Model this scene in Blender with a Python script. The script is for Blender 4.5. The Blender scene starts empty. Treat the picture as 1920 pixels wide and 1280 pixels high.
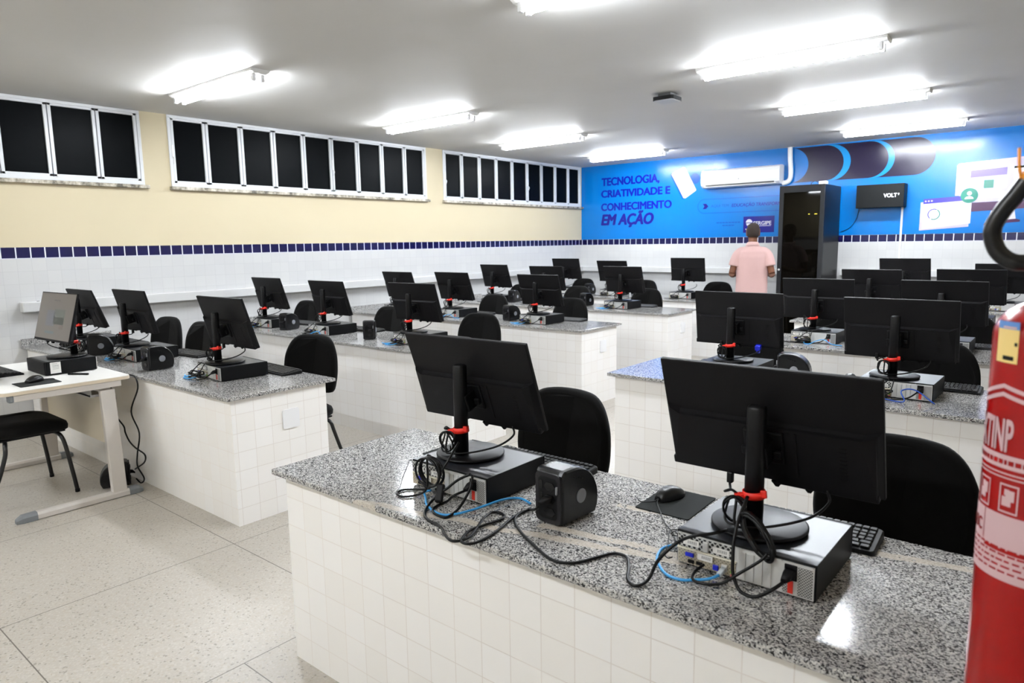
import bpy, bmesh, math, random
from mathutils import Vector, Matrix
random.seed(7)
sc = bpy.context.scene
col = sc.collection
PI = math.pi

# ------------------------------------------------------------------ camera, world, exposure
cam = bpy.data.cameras.new('camera'); camo = bpy.data.objects.new('camera', cam); col.objects.link(camo)
cam.sensor_width = 36.0; cam.lens = 1298.84 * 36.0 / 1920.0
_y, _p, _r = 0.693863, -0.142340, -0.015734
fw = Vector((-math.sin(_y)*math.cos(_p), math.cos(_y)*math.cos(_p), math.sin(_p)))
rt = Vector((math.cos(_y), math.sin(_y), 0)); up = rt.cross(fw)
r2 = rt*math.cos(_r) + up*math.sin(_r); u2 = -rt*math.sin(_r) + up*math.cos(_r)
m = Matrix.Identity(4)
for i in range(3):
    m[i][0] = r2[i]; m[i][1] = u2[i]; m[i][2] = -fw[i]
m[0][3], m[1][3], m[2][3] = 7.028, 0.0, 1.5684
camo.matrix_world = m
cam.clip_start = 0.05
cam.dof.use_dof = True; cam.dof.focus_distance = 3.1; cam.dof.aperture_fstop = 5.0
sc.camera = camo
w = bpy.data.worlds.new('night'); sc.world = w; w.use_nodes = True
w.node_tree.nodes['Background'].inputs[0].default_value = (0.01, 0.013, 0.02, 1)
w.node_tree.nodes['Background'].inputs[1].default_value = 0.3
vs = sc.view_settings
vs.view_transform = 'Standard'; vs.look = 'None'; vs.gamma = 1.0; vs.use_curve_mapping = False
vs.exposure = 1.0
sc.cycles.use_denoising = True
sc.cycles.max_bounces = 8; sc.cycles.diffuse_bounces = 5; sc.cycles.glossy_bounces = 4
sc.cycles.sample_clamp_indirect = 8.0
TUBE_POWER = 92.0

# room constants (metres)
W, D, H = 8.2, 10.439, 2.851
YN = -1.6
ZB1, ZB2 = 1.4946, 1.5894
DT = 0.75        # desk top
PH = 0.09        # computer height
LROW = [1.84, 3.557, 5.287, 7.01, 8.71]
RROW = [1.329, 3.665, 5.38, 7.10, 8.82]
LEND, REND = 3.47, 4.75
DDEP = 0.715

# ------------------------------------------------------------------ materials
def lin(c):
    return tuple((v/12.92 if v <= 0.04045 else ((v+0.055)/1.055)**2.4) for v in [x/255.0 for x in c]) + (1.0,)
MATS = {}
def mat(name, rgb, rough=0.5, metal=0.0, spec=0.5, emit=None, estr=0.0, coat=0.0):
    if name in MATS: return MATS[name]
    mt = bpy.data.materials.new(name); mt.use_nodes = True
    b = mt.node_tree.nodes['Principled BSDF']
    b.inputs['Base Color'].default_value = lin(rgb)
    b.inputs['Roughness'].default_value = rough; b.inputs['Metallic'].default_value = metal
    b.inputs['Specular IOR Level'].default_value = spec
    b.inputs['Coat Weight'].default_value = coat
    if emit:
        b.inputs['Emission Color'].default_value = lin(emit); b.inputs['Emission Strength'].default_value = estr
    MATS[name] = mt
    return mt
class NG:
    """tiny node-graph writer"""
    def __init__(s, mt): s.t = mt.node_tree; s.b = s.t.nodes['Principled BSDF']
    def n(s, typ, **kw):
        nd = s.t.nodes.new(typ)
        for k, v in kw.items(): setattr(nd, k, v)
        return nd
    def put(s, sock, v):
        if isinstance(v, (int, float)): sock.default_value = v
        elif isinstance(v, tuple): sock.default_value = v
        else: s.t.links.new(v, sock)
    def m(s, op, a, b=None, c=None):
        nd = s.n('ShaderNodeMath', operation=op); s.put(nd.inputs[0], a)
        if b is not None: s.put(nd.inputs[1], b)
        if c is not None: s.put(nd.inputs[2], c)
        return nd.outputs[0]
    def mix(s, f, a, b):
        nd = s.n('ShaderNodeMix', data_type='RGBA'); s.put(nd.inputs[0], f); s.put(nd.inputs[6], a); s.put(nd.inputs[7], b)
        return nd.outputs[2]
    def pos(s):
        g = s.n('ShaderNodeNewGeometry'); x = s.n('ShaderNodeSeparateXYZ'); s.t.links.new(g.outputs['Position'], x.inputs[0])
        nx = s.n('ShaderNodeSeparateXYZ'); s.t.links.new(g.outputs['True Normal'], nx.inputs[0])
        return g.outputs['Position'], x.outputs, nx.outputs
    def objc(s):
        t = s.n('ShaderNodeTexCoord'); return t.outputs['Object']
    def noise(s, vec, scale, detail=2.0, rough=0.5):
        nd = s.n('ShaderNodeTexNoise'); s.put(nd.inputs['Vector'], vec)
        nd.inputs['Scale'].default_value = scale; nd.inputs['Detail'].default_value = detail; nd.inputs['Roughness'].default_value = rough
        return nd.outputs['Fac']
    def ramp(s, f, stops, interp='LINEAR'):
        nd = s.n('ShaderNodeValToRGB'); cr = nd.color_ramp; cr.interpolation = interp
        while len(cr.elements) < len(stops): cr.elements.new(0.5)
        for e, (p, c) in zip(cr.elements, stops): e.position = p; e.color = c
        s.put(nd.inputs[0], f); return nd.outputs[0]
    def bump(s, h, strength, dist):
        nd = s.n('ShaderNodeBump'); nd.inputs['Strength'].default_value = strength; nd.inputs['Distance'].default_value = dist
        s.put(nd.inputs['Height'], h); s.t.links.new(nd.outputs[0], s.b.inputs['Normal'])
    def col(s, c): s.put(s.b.inputs['Base Color'], c)

def grout(g, pitch, ou, oz, width=0.003, full=False):
    p, x, n = g.pos()
    side = g.m('GREATER_THAN', g.m('ABSOLUTE', n[0]), 0.5)
    ux = g.m('ADD', x[0], 50*pitch - ou[0]); uy = g.m('ADD', x[1], 50*pitch - ou[1])
    u = g.m('DIVIDE', g.m('ADD', g.m('MULTIPLY', side, uy), g.m('MULTIPLY', g.m('SUBTRACT', 1.0, side), ux)), pitch)
    v = g.m('DIVIDE', g.m('ADD', x[2], 50*pitch - oz), pitch)
    hw = width/pitch
    gu = g.m('LESS_THAN', g.m('FRACT', g.m('ADD', u, hw/2)), hw); gv = g.m('LESS_THAN', g.m('FRACT', g.m('ADD', v, hw/2)), hw)
    gr = g.m('MAXIMUM', gu, gv)
    wn = g.n('ShaderNodeTexWhiteNoise', noise_dimensions='2D')
    cb = g.n('ShaderNodeCombineXYZ'); g.put(cb.inputs[0], g.m('FLOOR', u)); g.put(cb.inputs[1], g.m('FLOOR', v))
    g.t.links.new(cb.outputs[0], wn.inputs['Vector'])
    return (gr, gu, wn.outputs['Value'], x, p, u) if full else (gr, gu, wn.outputs['Value'], x, p)

def tile_mat(name, base, alt, gcol, pitch, ou, oz, rough=0.13):
    mt = mat(name, (255,255,255), rough)
    g = NG(mt); gr, gu, rnd, x, p = grout(g, pitch, ou, oz)
    nz = g.noise(p, 9.0, 3.0)
    c = g.mix(rnd, lin(base), lin(alt))
    dirt = g.m('MULTIPLY', g.m('SUBTRACT', nz, 0.35), 0.5)
    gc = g.mix(nz, lin(gcol), lin(tuple(int(v*0.9) for v in gcol)))
    g.col(g.mix(gr, c, gc))
    g.put(g.b.inputs['Roughness'], g.m('ADD', rough, g.m('MULTIPLY', gr, 0.5)))
    g.bump(g.m('ADD', g.m('MULTIPLY', g.m('SUBTRACT', 1.0, gr), 1.0), g.m('MULTIPLY', rnd, 0.6)), 0.25, 0.002)
    return mt
M_DESKTILE = tile_mat('desk_tile', (248,246,244), (246,243,239), (238,232,226), 0.1085, (4.894, 1.9), -0.0075)
def wall_mat():
    mt = mat('wall_finish', (255,255,255), 0.2); g = NG(mt)
    gr, gu, rnd, x, p, uu = grout(g, 0.1088, (4.693, 1.878), ZB1, full=True)
    white = g.mix(gr, g.mix(rnd, lin((202,202,201)), lin((198,198,198))), lin((189,189,189)))
    fu = g.m('FRACT', g.m('ADD', uu, 0.045)); gu = g.m('LESS_THAN', fu, 0.09)
    navy = g.mix(gu, lin((4,3,58)), lin((226,228,238)))
    cream = g.mix(g.noise(p, 1.3, 3.0), lin((205,193,163)), lin((199,186,155)))
    hi = g.m('GREATER_THAN', x[2], ZB2); band = g.m('GREATER_THAN', x[2], ZB1)
    edge = g.m('LESS_THAN', g.m('ABSOLUTE', g.m('SUBTRACT', x[2], ZB1)), 0.004)
    c = g.mix(band, white, g.mix(edge, navy, lin((214,216,232))))
    g.col(g.mix(hi, c, cream))
    g.put(g.b.inputs['Roughness'], g.m('ADD', 0.22, g.m('MULTIPLY', hi, 0.45)))
    g.bump(g.m('MULTIPLY', g.m('SUBTRACT', 1.0, hi), g.m('ADD', g.m('SUBTRACT', 1.0, gr), g.m('MULTIPLY', rnd, 0.5))), 0.2, 0.002)
    return mt
M_WALL = wall_mat()
def floor_mat():
    mt = mat('terrazzo_floor', (255,255,255), 0.3); g = NG(mt); p, x, n = g.pos()
    v1 = g.n('ShaderNodeTexVoronoi'); v1.inputs['Scale'].default_value = 135.0; g.put(v1.inputs['Vector'], p)
    s1 = g.n('ShaderNodeSeparateColor'); g.t.links.new(v1.outputs['Color'], s1.inputs[0])
    chip = g.ramp(s1.outputs[0], [(0.0, lin((92,82,70))), (0.04, lin((170,158,140))), (0.16, lin((174,168,158))), (0.62, lin((184,178,169))), (0.9, lin((195,190,182)))], 'CONSTANT')
    base = g.mix(0.45, chip, lin((180,174,164)))
    big = g.noise(p, 1.1, 4.0)
    base = g.mix(g.m('MULTIPLY', big, 0.35), base, lin((172,164,152)))
    xs = g.m('DIVIDE', g.m('ADD', x[0], 10.4 - 3.632), 1.04)
    right = g.m('GREATER_THAN', x[0], 4.672)
    ys = g.m('DIVIDE', g.m('ADD', g.m('ADD', x[1], 10.4 - 1.737), g.m('MULTIPLY', right, 0.527)), 1.04)
    hw = 0.0045/1.04
    j = g.m('MAXIMUM', g.m('LESS_THAN', g.m('FRACT', g.m('ADD', xs, hw/2)), hw), g.m('LESS_THAN', g.m('FRACT', g.m('ADD', ys, hw/2)), hw))
    g.col(g.mix(j, base, lin((98,90,82))))
    g.put(g.b.inputs['Roughness'], g.m('ADD', 0.26, g.m('MULTIPLY', big, 0.2)))
    return mt
M_FLOOR = floor_mat()
def granite_mat(name, streak=False):
    mt = mat(name, (255,255,255), 0.12); g = NG(mt); p, x, n = g.pos()
    v1 = g.n('ShaderNodeTexVoronoi'); v1.inputs['Scale'].default_value = 290.0; g.put(v1.inputs['Vector'], p)
    s1 = g.n('ShaderNodeSeparateColor'); g.t.links.new(v1.outputs['Color'], s1.inputs[0])
    nz = g.noise(p, 70.0, 2.0)
    f = g.m('ADD', g.m('MULTIPLY', s1.outputs[0], 0.72), g.m('MULTIPLY', nz, 0.28))
    c = g.ramp(f, [(0.0, lin((28,27,29))), (0.255, lin((92,91,92))), (0.36, lin((146,145,144))), (0.52, lin((180,178,175))), (0.70, lin((204,202,198)))], 'CONSTANT')
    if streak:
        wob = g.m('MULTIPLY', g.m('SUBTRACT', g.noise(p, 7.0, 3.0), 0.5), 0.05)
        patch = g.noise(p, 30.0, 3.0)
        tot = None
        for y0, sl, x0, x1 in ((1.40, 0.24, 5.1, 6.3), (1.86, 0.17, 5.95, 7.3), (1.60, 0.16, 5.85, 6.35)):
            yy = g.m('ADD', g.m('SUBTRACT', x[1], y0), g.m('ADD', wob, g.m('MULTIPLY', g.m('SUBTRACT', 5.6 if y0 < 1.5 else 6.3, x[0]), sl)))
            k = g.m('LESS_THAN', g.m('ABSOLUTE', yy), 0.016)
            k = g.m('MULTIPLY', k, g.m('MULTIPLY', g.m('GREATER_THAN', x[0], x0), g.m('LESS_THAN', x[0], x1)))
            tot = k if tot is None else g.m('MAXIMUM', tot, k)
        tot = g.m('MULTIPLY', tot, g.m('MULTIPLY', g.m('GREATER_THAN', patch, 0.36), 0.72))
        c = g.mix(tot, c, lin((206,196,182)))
    g.col(c)
    return mt
M_GRANITE = granite_mat('speckled_granite'); M_GRANITE_W = granite_mat('worn_granite', True)
def ceil_mat():
    mt = mat('ceiling_paint', (255,255,255), 0.6); g = NG(mt); p, x, n = g.pos()
    nz = g.noise(p, 2.2, 4.0)
    g.col(g.mix(nz, lin((208,206,203)), lin((202,200,196))))
    g.bump(nz, 0.12, 0.05)
    return mt
M_CEIL = ceil_mat()
def perf_mat(name, metal, hole, scale, thr, rot=0.0):
    mt = mat(name, metal, 0.4, 0.6); g = NG(mt)
    mp = g.n('ShaderNodeMapping'); mp.inputs['Rotation'].default_value = (0, rot, 0); g.t.links.new(g.objc(), mp.inputs[0])
    sx = g.n('ShaderNodeSeparateXYZ'); g.t.links.new(mp.outputs[0], sx.inputs[0])
    cb = g.n('ShaderNodeCombineXYZ'); g.t.links.new(sx.outputs[0], cb.inputs[0]); g.t.links.new(sx.outputs[2], cb.inputs[1])
    v = g.n('ShaderNodeTexVoronoi', voronoi_dimensions='2D'); v.inputs['Scale'].default_value = scale; v.inputs['Randomness'].default_value = 0.0
    g.t.links.new(cb.outputs[0], v.inputs['Vector'])
    k = g.m('LESS_THAN', v.outputs['Distance'], thr)
    g.col(g.mix(k, lin(metal), lin(hole)))
    g.put(g.b.inputs['Metallic'], g.m('MULTIPLY', g.m('SUBTRACT', 1.0, k), 0.6))
    return mt
M_PERF = perf_mat('hex_vent_steel', (205,205,203), (6,6,7), 105.0, 0.40, 0.78)
M_MESH = perf_mat('fine_vent_steel', (190,190,188), (10,10,10), 210.0, 0.33, 0.78)
M_IOPERF = perf_mat('port_plate_steel', (196,186,164), (40,36,30), 150.0, 0.18, 0.78)
def fabric_mat(name, rgb, rough=0.95, sc_=900.0):
    mt = mat(name, rgb, rough, spec=0.15); g = NG(mt)
    nz = g.noise(g.objc(), sc_, 2.0); g.bump(nz, 0.35, 0.002)
    g.col(g.mix(nz, lin(rgb), lin(tuple(max(0, int(v*0.7)) for v in rgb))))
    g.put(g.b.inputs['Sheen Weight'], 0.06)
    return mt
M_CHAIR = fabric_mat('black_upholstery', (8,7,6))
M_PINK = fabric_mat('pink_cotton', (230,190,185), 0.9, 600.0)
M_TROUS = fabric_mat('dark_denim', (34,38,52), 0.9, 600.0)
BLK = mat('black_plastic', (9,9,11), 0.42, spec=0.22)
BLKM = mat('matt_black_plastic', (9,8,10), 0.55, spec=0.2)
BLKG = mat('gloss_black_plastic', (10,10,12), 0.27, spec=0.4)
CASE = mat('black_sheet_steel', (7,8,10), 0.42, spec=0.16)
TOPC = mat('lit_black_sheet_steel', (40,42,46), 0.36, spec=0.45)  # lid tone paler than the case: reflected light put into the base colour
SCREEN = mat('dark_screen_glass', (8,8,10), 0.12)
STEEL = mat('zinc_steel', (208,208,206), 0.42, 0.3)
SILV = mat('grey_plastic', (126,128,132), 0.4)
REDT = mat('red_strap', (226,38,22), 0.5)
REDL = mat('red_label', (214,44,26), 0.5)
BLUEC = mat('blue_cable', (60,160,226), 0.4)
DBLUEC = mat('dark_blue_cable', (22,74,170), 0.4)
BLKC = mat('black_cable', (7,7,8), 0.42, spec=0.25)
VGA = mat('blue_connector', (18,34,190), 0.4)
CLEAR = mat('clear_plug', (196,206,214), 0.2)
WHITEP = mat('white_plastic', (238,238,240), 0.35)
PAPER = mat('paper_label', (232,230,226), 0.7)
INK = mat('grey_ink', (110,108,108), 0.7)
ALU = mat('white_aluminium', (218,220,223), 0.35, 0.0)
DGLASS = mat('night_window_film', (3,5,7), 0.4, spec=0.4); DGLASS.node_tree.nodes['Principled BSDF'].inputs['IOR'].default_value = 1.13
SILL = mat('stained_marble', (170,164,150), 0.5)
def sill_nodes():
    g = NG(SILL); nz = g.noise(g.pos()[0], 9.0, 5.0, 0.7)
    g.col(g.ramp(nz, [(0.38, lin((74,70,58))), (0.5, lin((168,160,144))), (0.62, lin((214,208,196)))]))
sill_nodes()
NAVYW = mat('white_paint', (232,232,230), 0.6)

# ------------------------------------------------------------------ mesh builder
class MB:
    def __init__(s): s.bm = bmesh.new(); s.mats = []; s.X = Matrix.Identity(4)
    def mi(s, m):
        if m is None: return 0
        if m not in s.mats: s.mats.append(m)
        return s.mats.index(m)
    def _fin(s, verts, m, smooth):
        if m is not None:
            i = s.mi(m); fs = set(f for v in verts for f in v.link_faces)
            for f in fs: f.material_index = i; f.smooth = smooth
        elif smooth:
            for f in set(f for v in verts for f in v.link_faces): f.smooth = True
    def box(s, a, b, m=None, bev=0.0, seg=2, X=None):
        lo = [min(a[i], b[i]) for i in range(3)]; hi = [max(a[i], b[i]) for i in range(3)]
        r = bmesh.ops.create_cube(s.bm, size=1.0); vs_ = r['verts']
        for v in vs_: v.co = Vector(((lo[i]+hi[i])/2 + v.co[i]*(hi[i]-lo[i])) for i in range(3))
        if bev > 0:
            es = list(set(e for v in vs_ for e in v.link_edges))
            rr = bmesh.ops.bevel(s.bm, geom=es, offset=bev, segments=seg, profile=0.5, affect='EDGES')
            vs_ = list(set(v for f in rr['faces'] for v in f.verts) | set(v for v in vs_ if v.is_valid))
            allv = set(vs_)
            for v in list(allv):
                for f in v.link_faces: allv.update(f.verts)
            vs_ = list(allv)
        T = (s.X @ X) if X is not None else s.X
        for v in vs_: v.co = T @ v.co
        s._fin(vs_, m, False); return vs_
    def ring(s, pts): return [s.bm.verts.new(s.X @ Vector(p)) for p in pts]
    def loft(s, rings, m=None, cap=True, smooth=True, closed=True):
        R = [s.ring(r) for r in rings]; n = len(R[0]); fs = []
        for a, b in zip(R, R[1:]):
            for i in range(n if closed else n-1):
                j = (i+1) % n
                try: fs.append(s.bm.faces.new((a[i], a[j], b[j], b[i])))
                except ValueError: pass
        if cap:
            for r in (R[0][::-1], R[-1]):
                try: fs.append(s.bm.faces.new(r))
                except ValueError: pass
        i = s.mi(m) if m is not None else 0
        for f in fs: f.material_index = i; f.smooth = smooth
        if cap:
            for f in fs[-2:]: f.smooth = False
        return R
    def lathe(s, prof, m=None, seg=32, smooth=True, c=(0,0)):
        rings = [[(c[0]+max(r, 1e-4)*math.cos(2*PI*k/seg), c[1]+max(r, 1e-4)*math.sin(2*PI*k/seg), z) for k in range(seg)] for r, z in prof]
        return s.loft(rings, m, True, smooth)
    def tube(s, pts, r, m=None, seg=8, cap=True, smooth=True):
        P = [Vector(p) for p in pts]; rings = []
        t0 = (P[1]-P[0]).normalized(); up_ = Vector((0,0,1)) if abs(t0.z) < 0.9 else Vector((0,1,0))
        nrm = t0.cross(up_).normalized()
        for i, p in enumerate(P):
            t = (P[min(i+1, len(P)-1)] - P[max(i-1, 0)])
            if t.length < 1e-9: t = t0
            t.normalize(); nrm = (nrm - t*nrm.dot(t))
            if nrm.length < 1e-6: nrm = t.cross(Vector((0.3,0.5,0.8)))
            nrm.normalize(); bn = t.cross(nrm)
            rr = r[i] if isinstance(r, (list, tuple)) else r
            rings.append([p + (nrm*math.cos(2*PI*k/seg) + bn*math.sin(2*PI*k/seg))*rr for k in range(seg)])
        return s.loft(rings, m, cap, smooth)
    def prism(s, poly, n0, n1, axis='y', m=None, smooth=False):
        f = {'y': lambda a, b, d: (a, d, b), 'z': lambda a, b, d: (a, b, d), 'x': lambda a, b, d: (d, a, b)}[axis]
        return s.loft([[f(a, b, n0) for a, b in poly], [f(a, b, n1) for a, b in poly]], m, True, smooth)
    def build(s, name, m=None, parent=None, loc=None):
        if m is not None and not s.mats: s.mats = [m]
        bmesh.ops.recalc_face_normals(s.bm, faces=s.bm.faces[:])
        me = bpy.data.meshes.new(name); s.bm.to_mesh(me); s.bm.free()
        for x in (s.mats or [m]): me.materials.append(x)
        o = bpy.data.objects.new(name, me); col.objects.link(o)
        if parent: o.parent = parent
        if loc: o.location = loc
        return o
def empty(name, loc=(0,0,0), rz=0.0):
    o = bpy.data.objects.new(name, None); col.objects.link(o); o.location = loc; o.rotation_euler = (0,0,rz)
    o.empty_display_size = 0.05; return o
def tag(o, label, cat, group=None):
    o['label'] = label; o['category'] = cat
    if group: o['group'] = group
    return o
def struct(o, label=None):
    o['kind'] = 'structure'
    if label: o['label'] = label
    return o
def dup(root):
    def cp(o, par):
        c = o.copy(); col.objects.link(c)
        if par: c.parent = par; c.matrix_parent_inverse = o.matrix_parent_inverse.copy()
        for ch in list(o.children): cp(ch, c)
        return c
    return cp(root, None)
def kid(o, nm):
    for c in o.children:
        if c.name.split('.')[0] == nm: return c
def cr(pts, n=8):
    """Catmull-Rom through pts"""
    P = [Vector(p) for p in pts]; P = [P[0]*2-P[1]] + P + [P[-1]*2-P[-2]]; out = []
    for i in range(1, len(P)-2):
        a, b, c, d = P[i-1:i+3]
        for k in range(n):
            t = k/n
            out.append(0.5*((2*b) + (c-a)*t + (2*a-5*b+4*c-d)*t*t + (3*b-a-3*c+d)*t*t*t))
    out.append(P[-2]); return out
def rrect(w_, h_, r, n=5, cx=0.0, cz=0.0):
    pts = []
    for sx, sy, a0 in ((1,1,0),(-1,1,90),(-1,-1,180),(1,-1,270)):
        for k in range(n+1):
            a = math.radians(a0 + 90.0*k/n)
            pts.append((cx + sx*(w_/2-r) + r*math.cos(a), cz + sy*(h_/2-r) + r*math.sin(a)))
    return pts
def text_mesh(s_, shear=0.0, bold=0.0):
    """unit text in the x-y plane as flat triangles, (verts, faces)"""
    cu = bpy.data.curves.new('t', 'FONT'); cu.body = s_; cu.size = 1.0; cu.shear = shear; cu.offset = bold; cu.resolution_u = 4
    o = bpy.data.objects.new('t', cu); col.objects.link(o)
    bpy.context.view_layer.update()
    me = bpy.data.meshes.new_from_object(o)
    v = [tuple(x.co) for x in me.vertices]; f = [tuple(p.vertices) for p in me.polygons]
    bpy.data.objects.remove(o); bpy.data.curves.remove(cu); bpy.data.meshes.remove(me)
    return v, f
def put_text(mb, s_, fmap, m, x0, x1, z0, z1, shear=0.0, bold=0.0, sub=0):
    """fit text to the box x0..x1, z0..z1 (z0 baseline/lowest); fmap maps (x,z)->point"""
    v, f = text_mesh(s_, shear, 0.0)
    wt = bold*1.0
    if wt:
        n0 = len(v); v0, f0 = list(v), list(f); v, f = [], []
        for q, (ox, oy) in enumerate(((0,0), (wt,0), (-wt,0), (0,wt*.6), (0,-wt*.6), (wt*.7,wt*.4), (-wt*.7,-wt*.4), (wt*.7,-wt*.4), (-wt*.7,wt*.4))):
            v += [(a[0]+ox, a[1]+oy, q*0.00012) for a in v0]; f += [tuple(k+q*n0 for k in t) for t in f0]
    xs = [a[0] for a in v]; ys = [a[1] for a in v]
    a0, a1, b0, b1 = min(xs), max(xs), min(ys), max(ys)
    vv = [mb.bm.verts.new(mb.X @ Vector(fmap(x0+(a[0]-a0)/(a1-a0)*(x1-x0), z0+(a[1]-b0)/(b1-b0)*(z1-z0), a[2]))) for a in v]
    i = mb.mi(m)
    for q in f:
        try:
            fc = mb.bm.faces.new([vv[k] for k in q]); fc.material_index = i
        except ValueError: pass

# ------------------------------------------------------------------ room shell
mb = MB(); mb.box((-0.3, YN-0.2, -0.12), (W+0.2, D+0.2, 0)); struct(mb.build('floor', M_FLOOR))
mb = MB(); mb.box((-0.3, YN-0.2, H), (W+0.2, D+0.2, H+0.12)); struct(mb.build('ceiling', M_CEIL))
mb = MB(); mb.box((0, D, 0), (W+0.2, D+0.2, H)); struct(mb.build('wall_back', M_WALL))
mb = MB(); mb.box((W, YN, 0), (W+0.2, D, H)); struct(mb.build('wall_right', M_WALL))
mb = MB(); mb.box((-0.3, YN-0.2, 0), (W+0.2, YN, H)); struct(mb.build('wall_front', M_WALL))
WZ = 2.165
WINS = [(-0.45, 2.985), (3.24, 6.678), (7.0, 10.40)]
mb = MB(); mb.box((-0.2, YN, 0), (0, D+0.2, WZ))
ed = [YN] + [v for a in WINS for v in a] + [D+0.2]
for k in range(0, len(ed), 2): mb.box((-0.2, ed[k], WZ), (0, ed[k+1], H))
struct(mb.build('wall_left', M_WALL))
# pillar that carries the extinguisher
mb = MB(); mb.box((7.115, 0.95, 0), (7.45, 1.325, H), bev=0.006); struct(mb.build('pillar', M_WALL))
# windows
for wi, (a, b) in enumerate(WINS):
    root = empty('window_%d' % (wi+1), (0, a, WZ)); struct(root)
    n = 9; L = b-a; hh = H-WZ
    f = MB(); f.box((-0.05, 0, 0), (0.012, L, 0.035), bev=0.003); f.box((-0.05, 0, hh-0.03), (0.012, L, hh-0.002), bev=0.003)
    f.box((-0.05, 0, 0.03), (0.012, 0.03, hh-0.02), bev=0.003); f.box((-0.05, L-0.03, 0.03), (0.012, L, hh-0.02), bev=0.003)
    f.build('window_frame', ALU, root)
    p = L/n
    for k in range(n):
        s_ = MB(); y0, y1 = k*p+0.004+(0.028 if k == 0 else 0), (k+1)*p-0.004-(0.028 if k == n-1 else 0)
        for q in ((y0, y0+0.026, 0.034, hh-0.03), (y1-0.026, y1, 0.034, hh-0.03), (y0, y1, 0.034, 0.056), (y0, y1, hh-0.05, hh-0.03)):
            s_.box((-0.035, q[0], q[2]), (0.008, q[1], q[3]), bev=0.002)
        s_.build('sash', ALU, root)
        g = MB(); g.box((-0.016, y0+0.02, 0.05), (-0.010, y1-0.02, hh-0.045)); g.build('pane', DGLASS, root)
    s_ = MB(); s_.box((-0.05, -0.02, -0.034), (0.05, L+0.03, -0.002), bev=0.004); s_.build('window_sill', SILL, root)
    for hy in ((0.03, L*5/9) if wi != 0 else (L*4/9,)):
        h_ = MB(); h_.box((0.008, hy-0.008, 0.28), (0.022, hy+0.010, 0.40), bev=0.004); h_.tube(cr([(0.018, hy, 0.285), (0.04, hy+0.004, 0.262), (0.03, hy-0.002, 0.22)], 4), 0.006)
        h_.build('window_latch', WHITEP, root)
# tiled cable ledge along left and back wall
mb = MB(); mb.box((0.0, 1.862, 1.04), (0.085, D, 1.125), bev=0.006); mb.box((0.085, D-0.085, 1.04), (3.72, D, 1.125), bev=0.006)
mb.box((4.36, D-0.085, 1.04), (W, D, 1.125), bev=0.006)
led = mb.build('trim_1', mat('ledge_white', (204,204,203), 0.3)); struct(led)
mb = MB(); mb.lathe([(0.012, 0), (0.012, 0.004)], seg=14); ho = mb.build('cable_hole', BLKM, led); ho.location = (0.045, 1.99, 1.1235)

# ------------------------------------------------------------------ ceiling fixtures
def make_fixture():
    r = empty('fluorescent_fixture')
    b = MB(); b.prism([(-0.076, 0), (-0.072, -0.018), (-0.045, -0.034), (0.045, -0.034), (0.072, -0.018), (0.076, 0)], -0.655, 0.655, 'x')
    b.build('fixture_body', mat('fixture_enamel', (226,226,224), 0.4), r)
    TB = mat('lit_tube', (255,255,255), 0.4, emit=(242,248,255), estr=TUBE_POWER)
    for sy in (-1, 1):
        t = MB(); t.tube([(-0.598, sy*0.034, -0.062), (0.598, sy*0.034, -0.062)], 0.0135, seg=12); t.build('tube', TB, r)
        for sx in (-1, 1):
            k = MB(); k.box((sx*0.600, sy*0.034-0.014, -0.082), (sx*0.626, sy*0.034+0.014, -0.030), bev=0.004); k.box((sx*0.592, sy*0.034-0.0145, -0.077), (sx*0.602, sy*0.034+0.0145, -0.047), bev=0.004)
            k.build('lamp_holder', WHITEP, r)
    return r
FIX = [(1.59, 2.92, 'left-hand', 'nearest'), (1.575, 5.24, 'left-hand', 'second'), (1.57, 7.20, 'left-hand', 'third'), (1.59, 9.27, 'left-hand', 'last'),
       (5.22, 3.06, 'right-hand', 'nearest'), (5.26, 5.22, 'right-hand', 'second'), (5.18, 7.27, 'right-hand', 'third'), (5.22, 9.33, 'right-hand', 'last'),
       (1.59, -0.72, 'left-hand', 'near'), (5.22, -0.72, 'right-hand', 'near')]  # last pair is unseen, added behind the camera to light the nearest desk fronts
f0 = make_fixture()
for i, (x, y, side, k) in enumerate(FIX):
    o = f0 if i == 0 else dup(f0); o.location = (x, y, H)
    lb = {'nearest': 'twin-tube fluorescent light nearest the camera in the %s ceiling row', 'second': 'twin-tube fluorescent light second from the camera in the %s ceiling row',
          'third': 'twin-tube fluorescent light third from the camera in the %s ceiling row', 'last': 'twin-tube fluorescent light closest to the blue wall in the %s ceiling row',
          'near': 'added unseen twin-tube light behind the camera, in line with the %s ceiling row'}[k] % side
    tag(o, lb, 'ceiling light', 'fluorescent ceiling lights')
r = empty('wireless_access_point', (4.02, 5.83, H))
tag(r, 'flat dark-edged square device fixed to the bare middle of the ceiling', 'access point')
b = MB(); b.box((-0.06, -0.06, -0.03), (0.06, 0.06, 0)); b.build('mount', mat('dark_mount', (60,60,60), 0.5), r)
b = MB(); b.prism(rrect(0.2, 0.2, 0.03), -0.062, -0.03, 'z'); b.build('housing', BLKM, r)
b = MB(); b.prism(rrect(0.186, 0.186, 0.026), -0.066, -0.062, 'z'); b.build('cover', mat('ap_cover', (190,190,188), 0.4), r)

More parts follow.
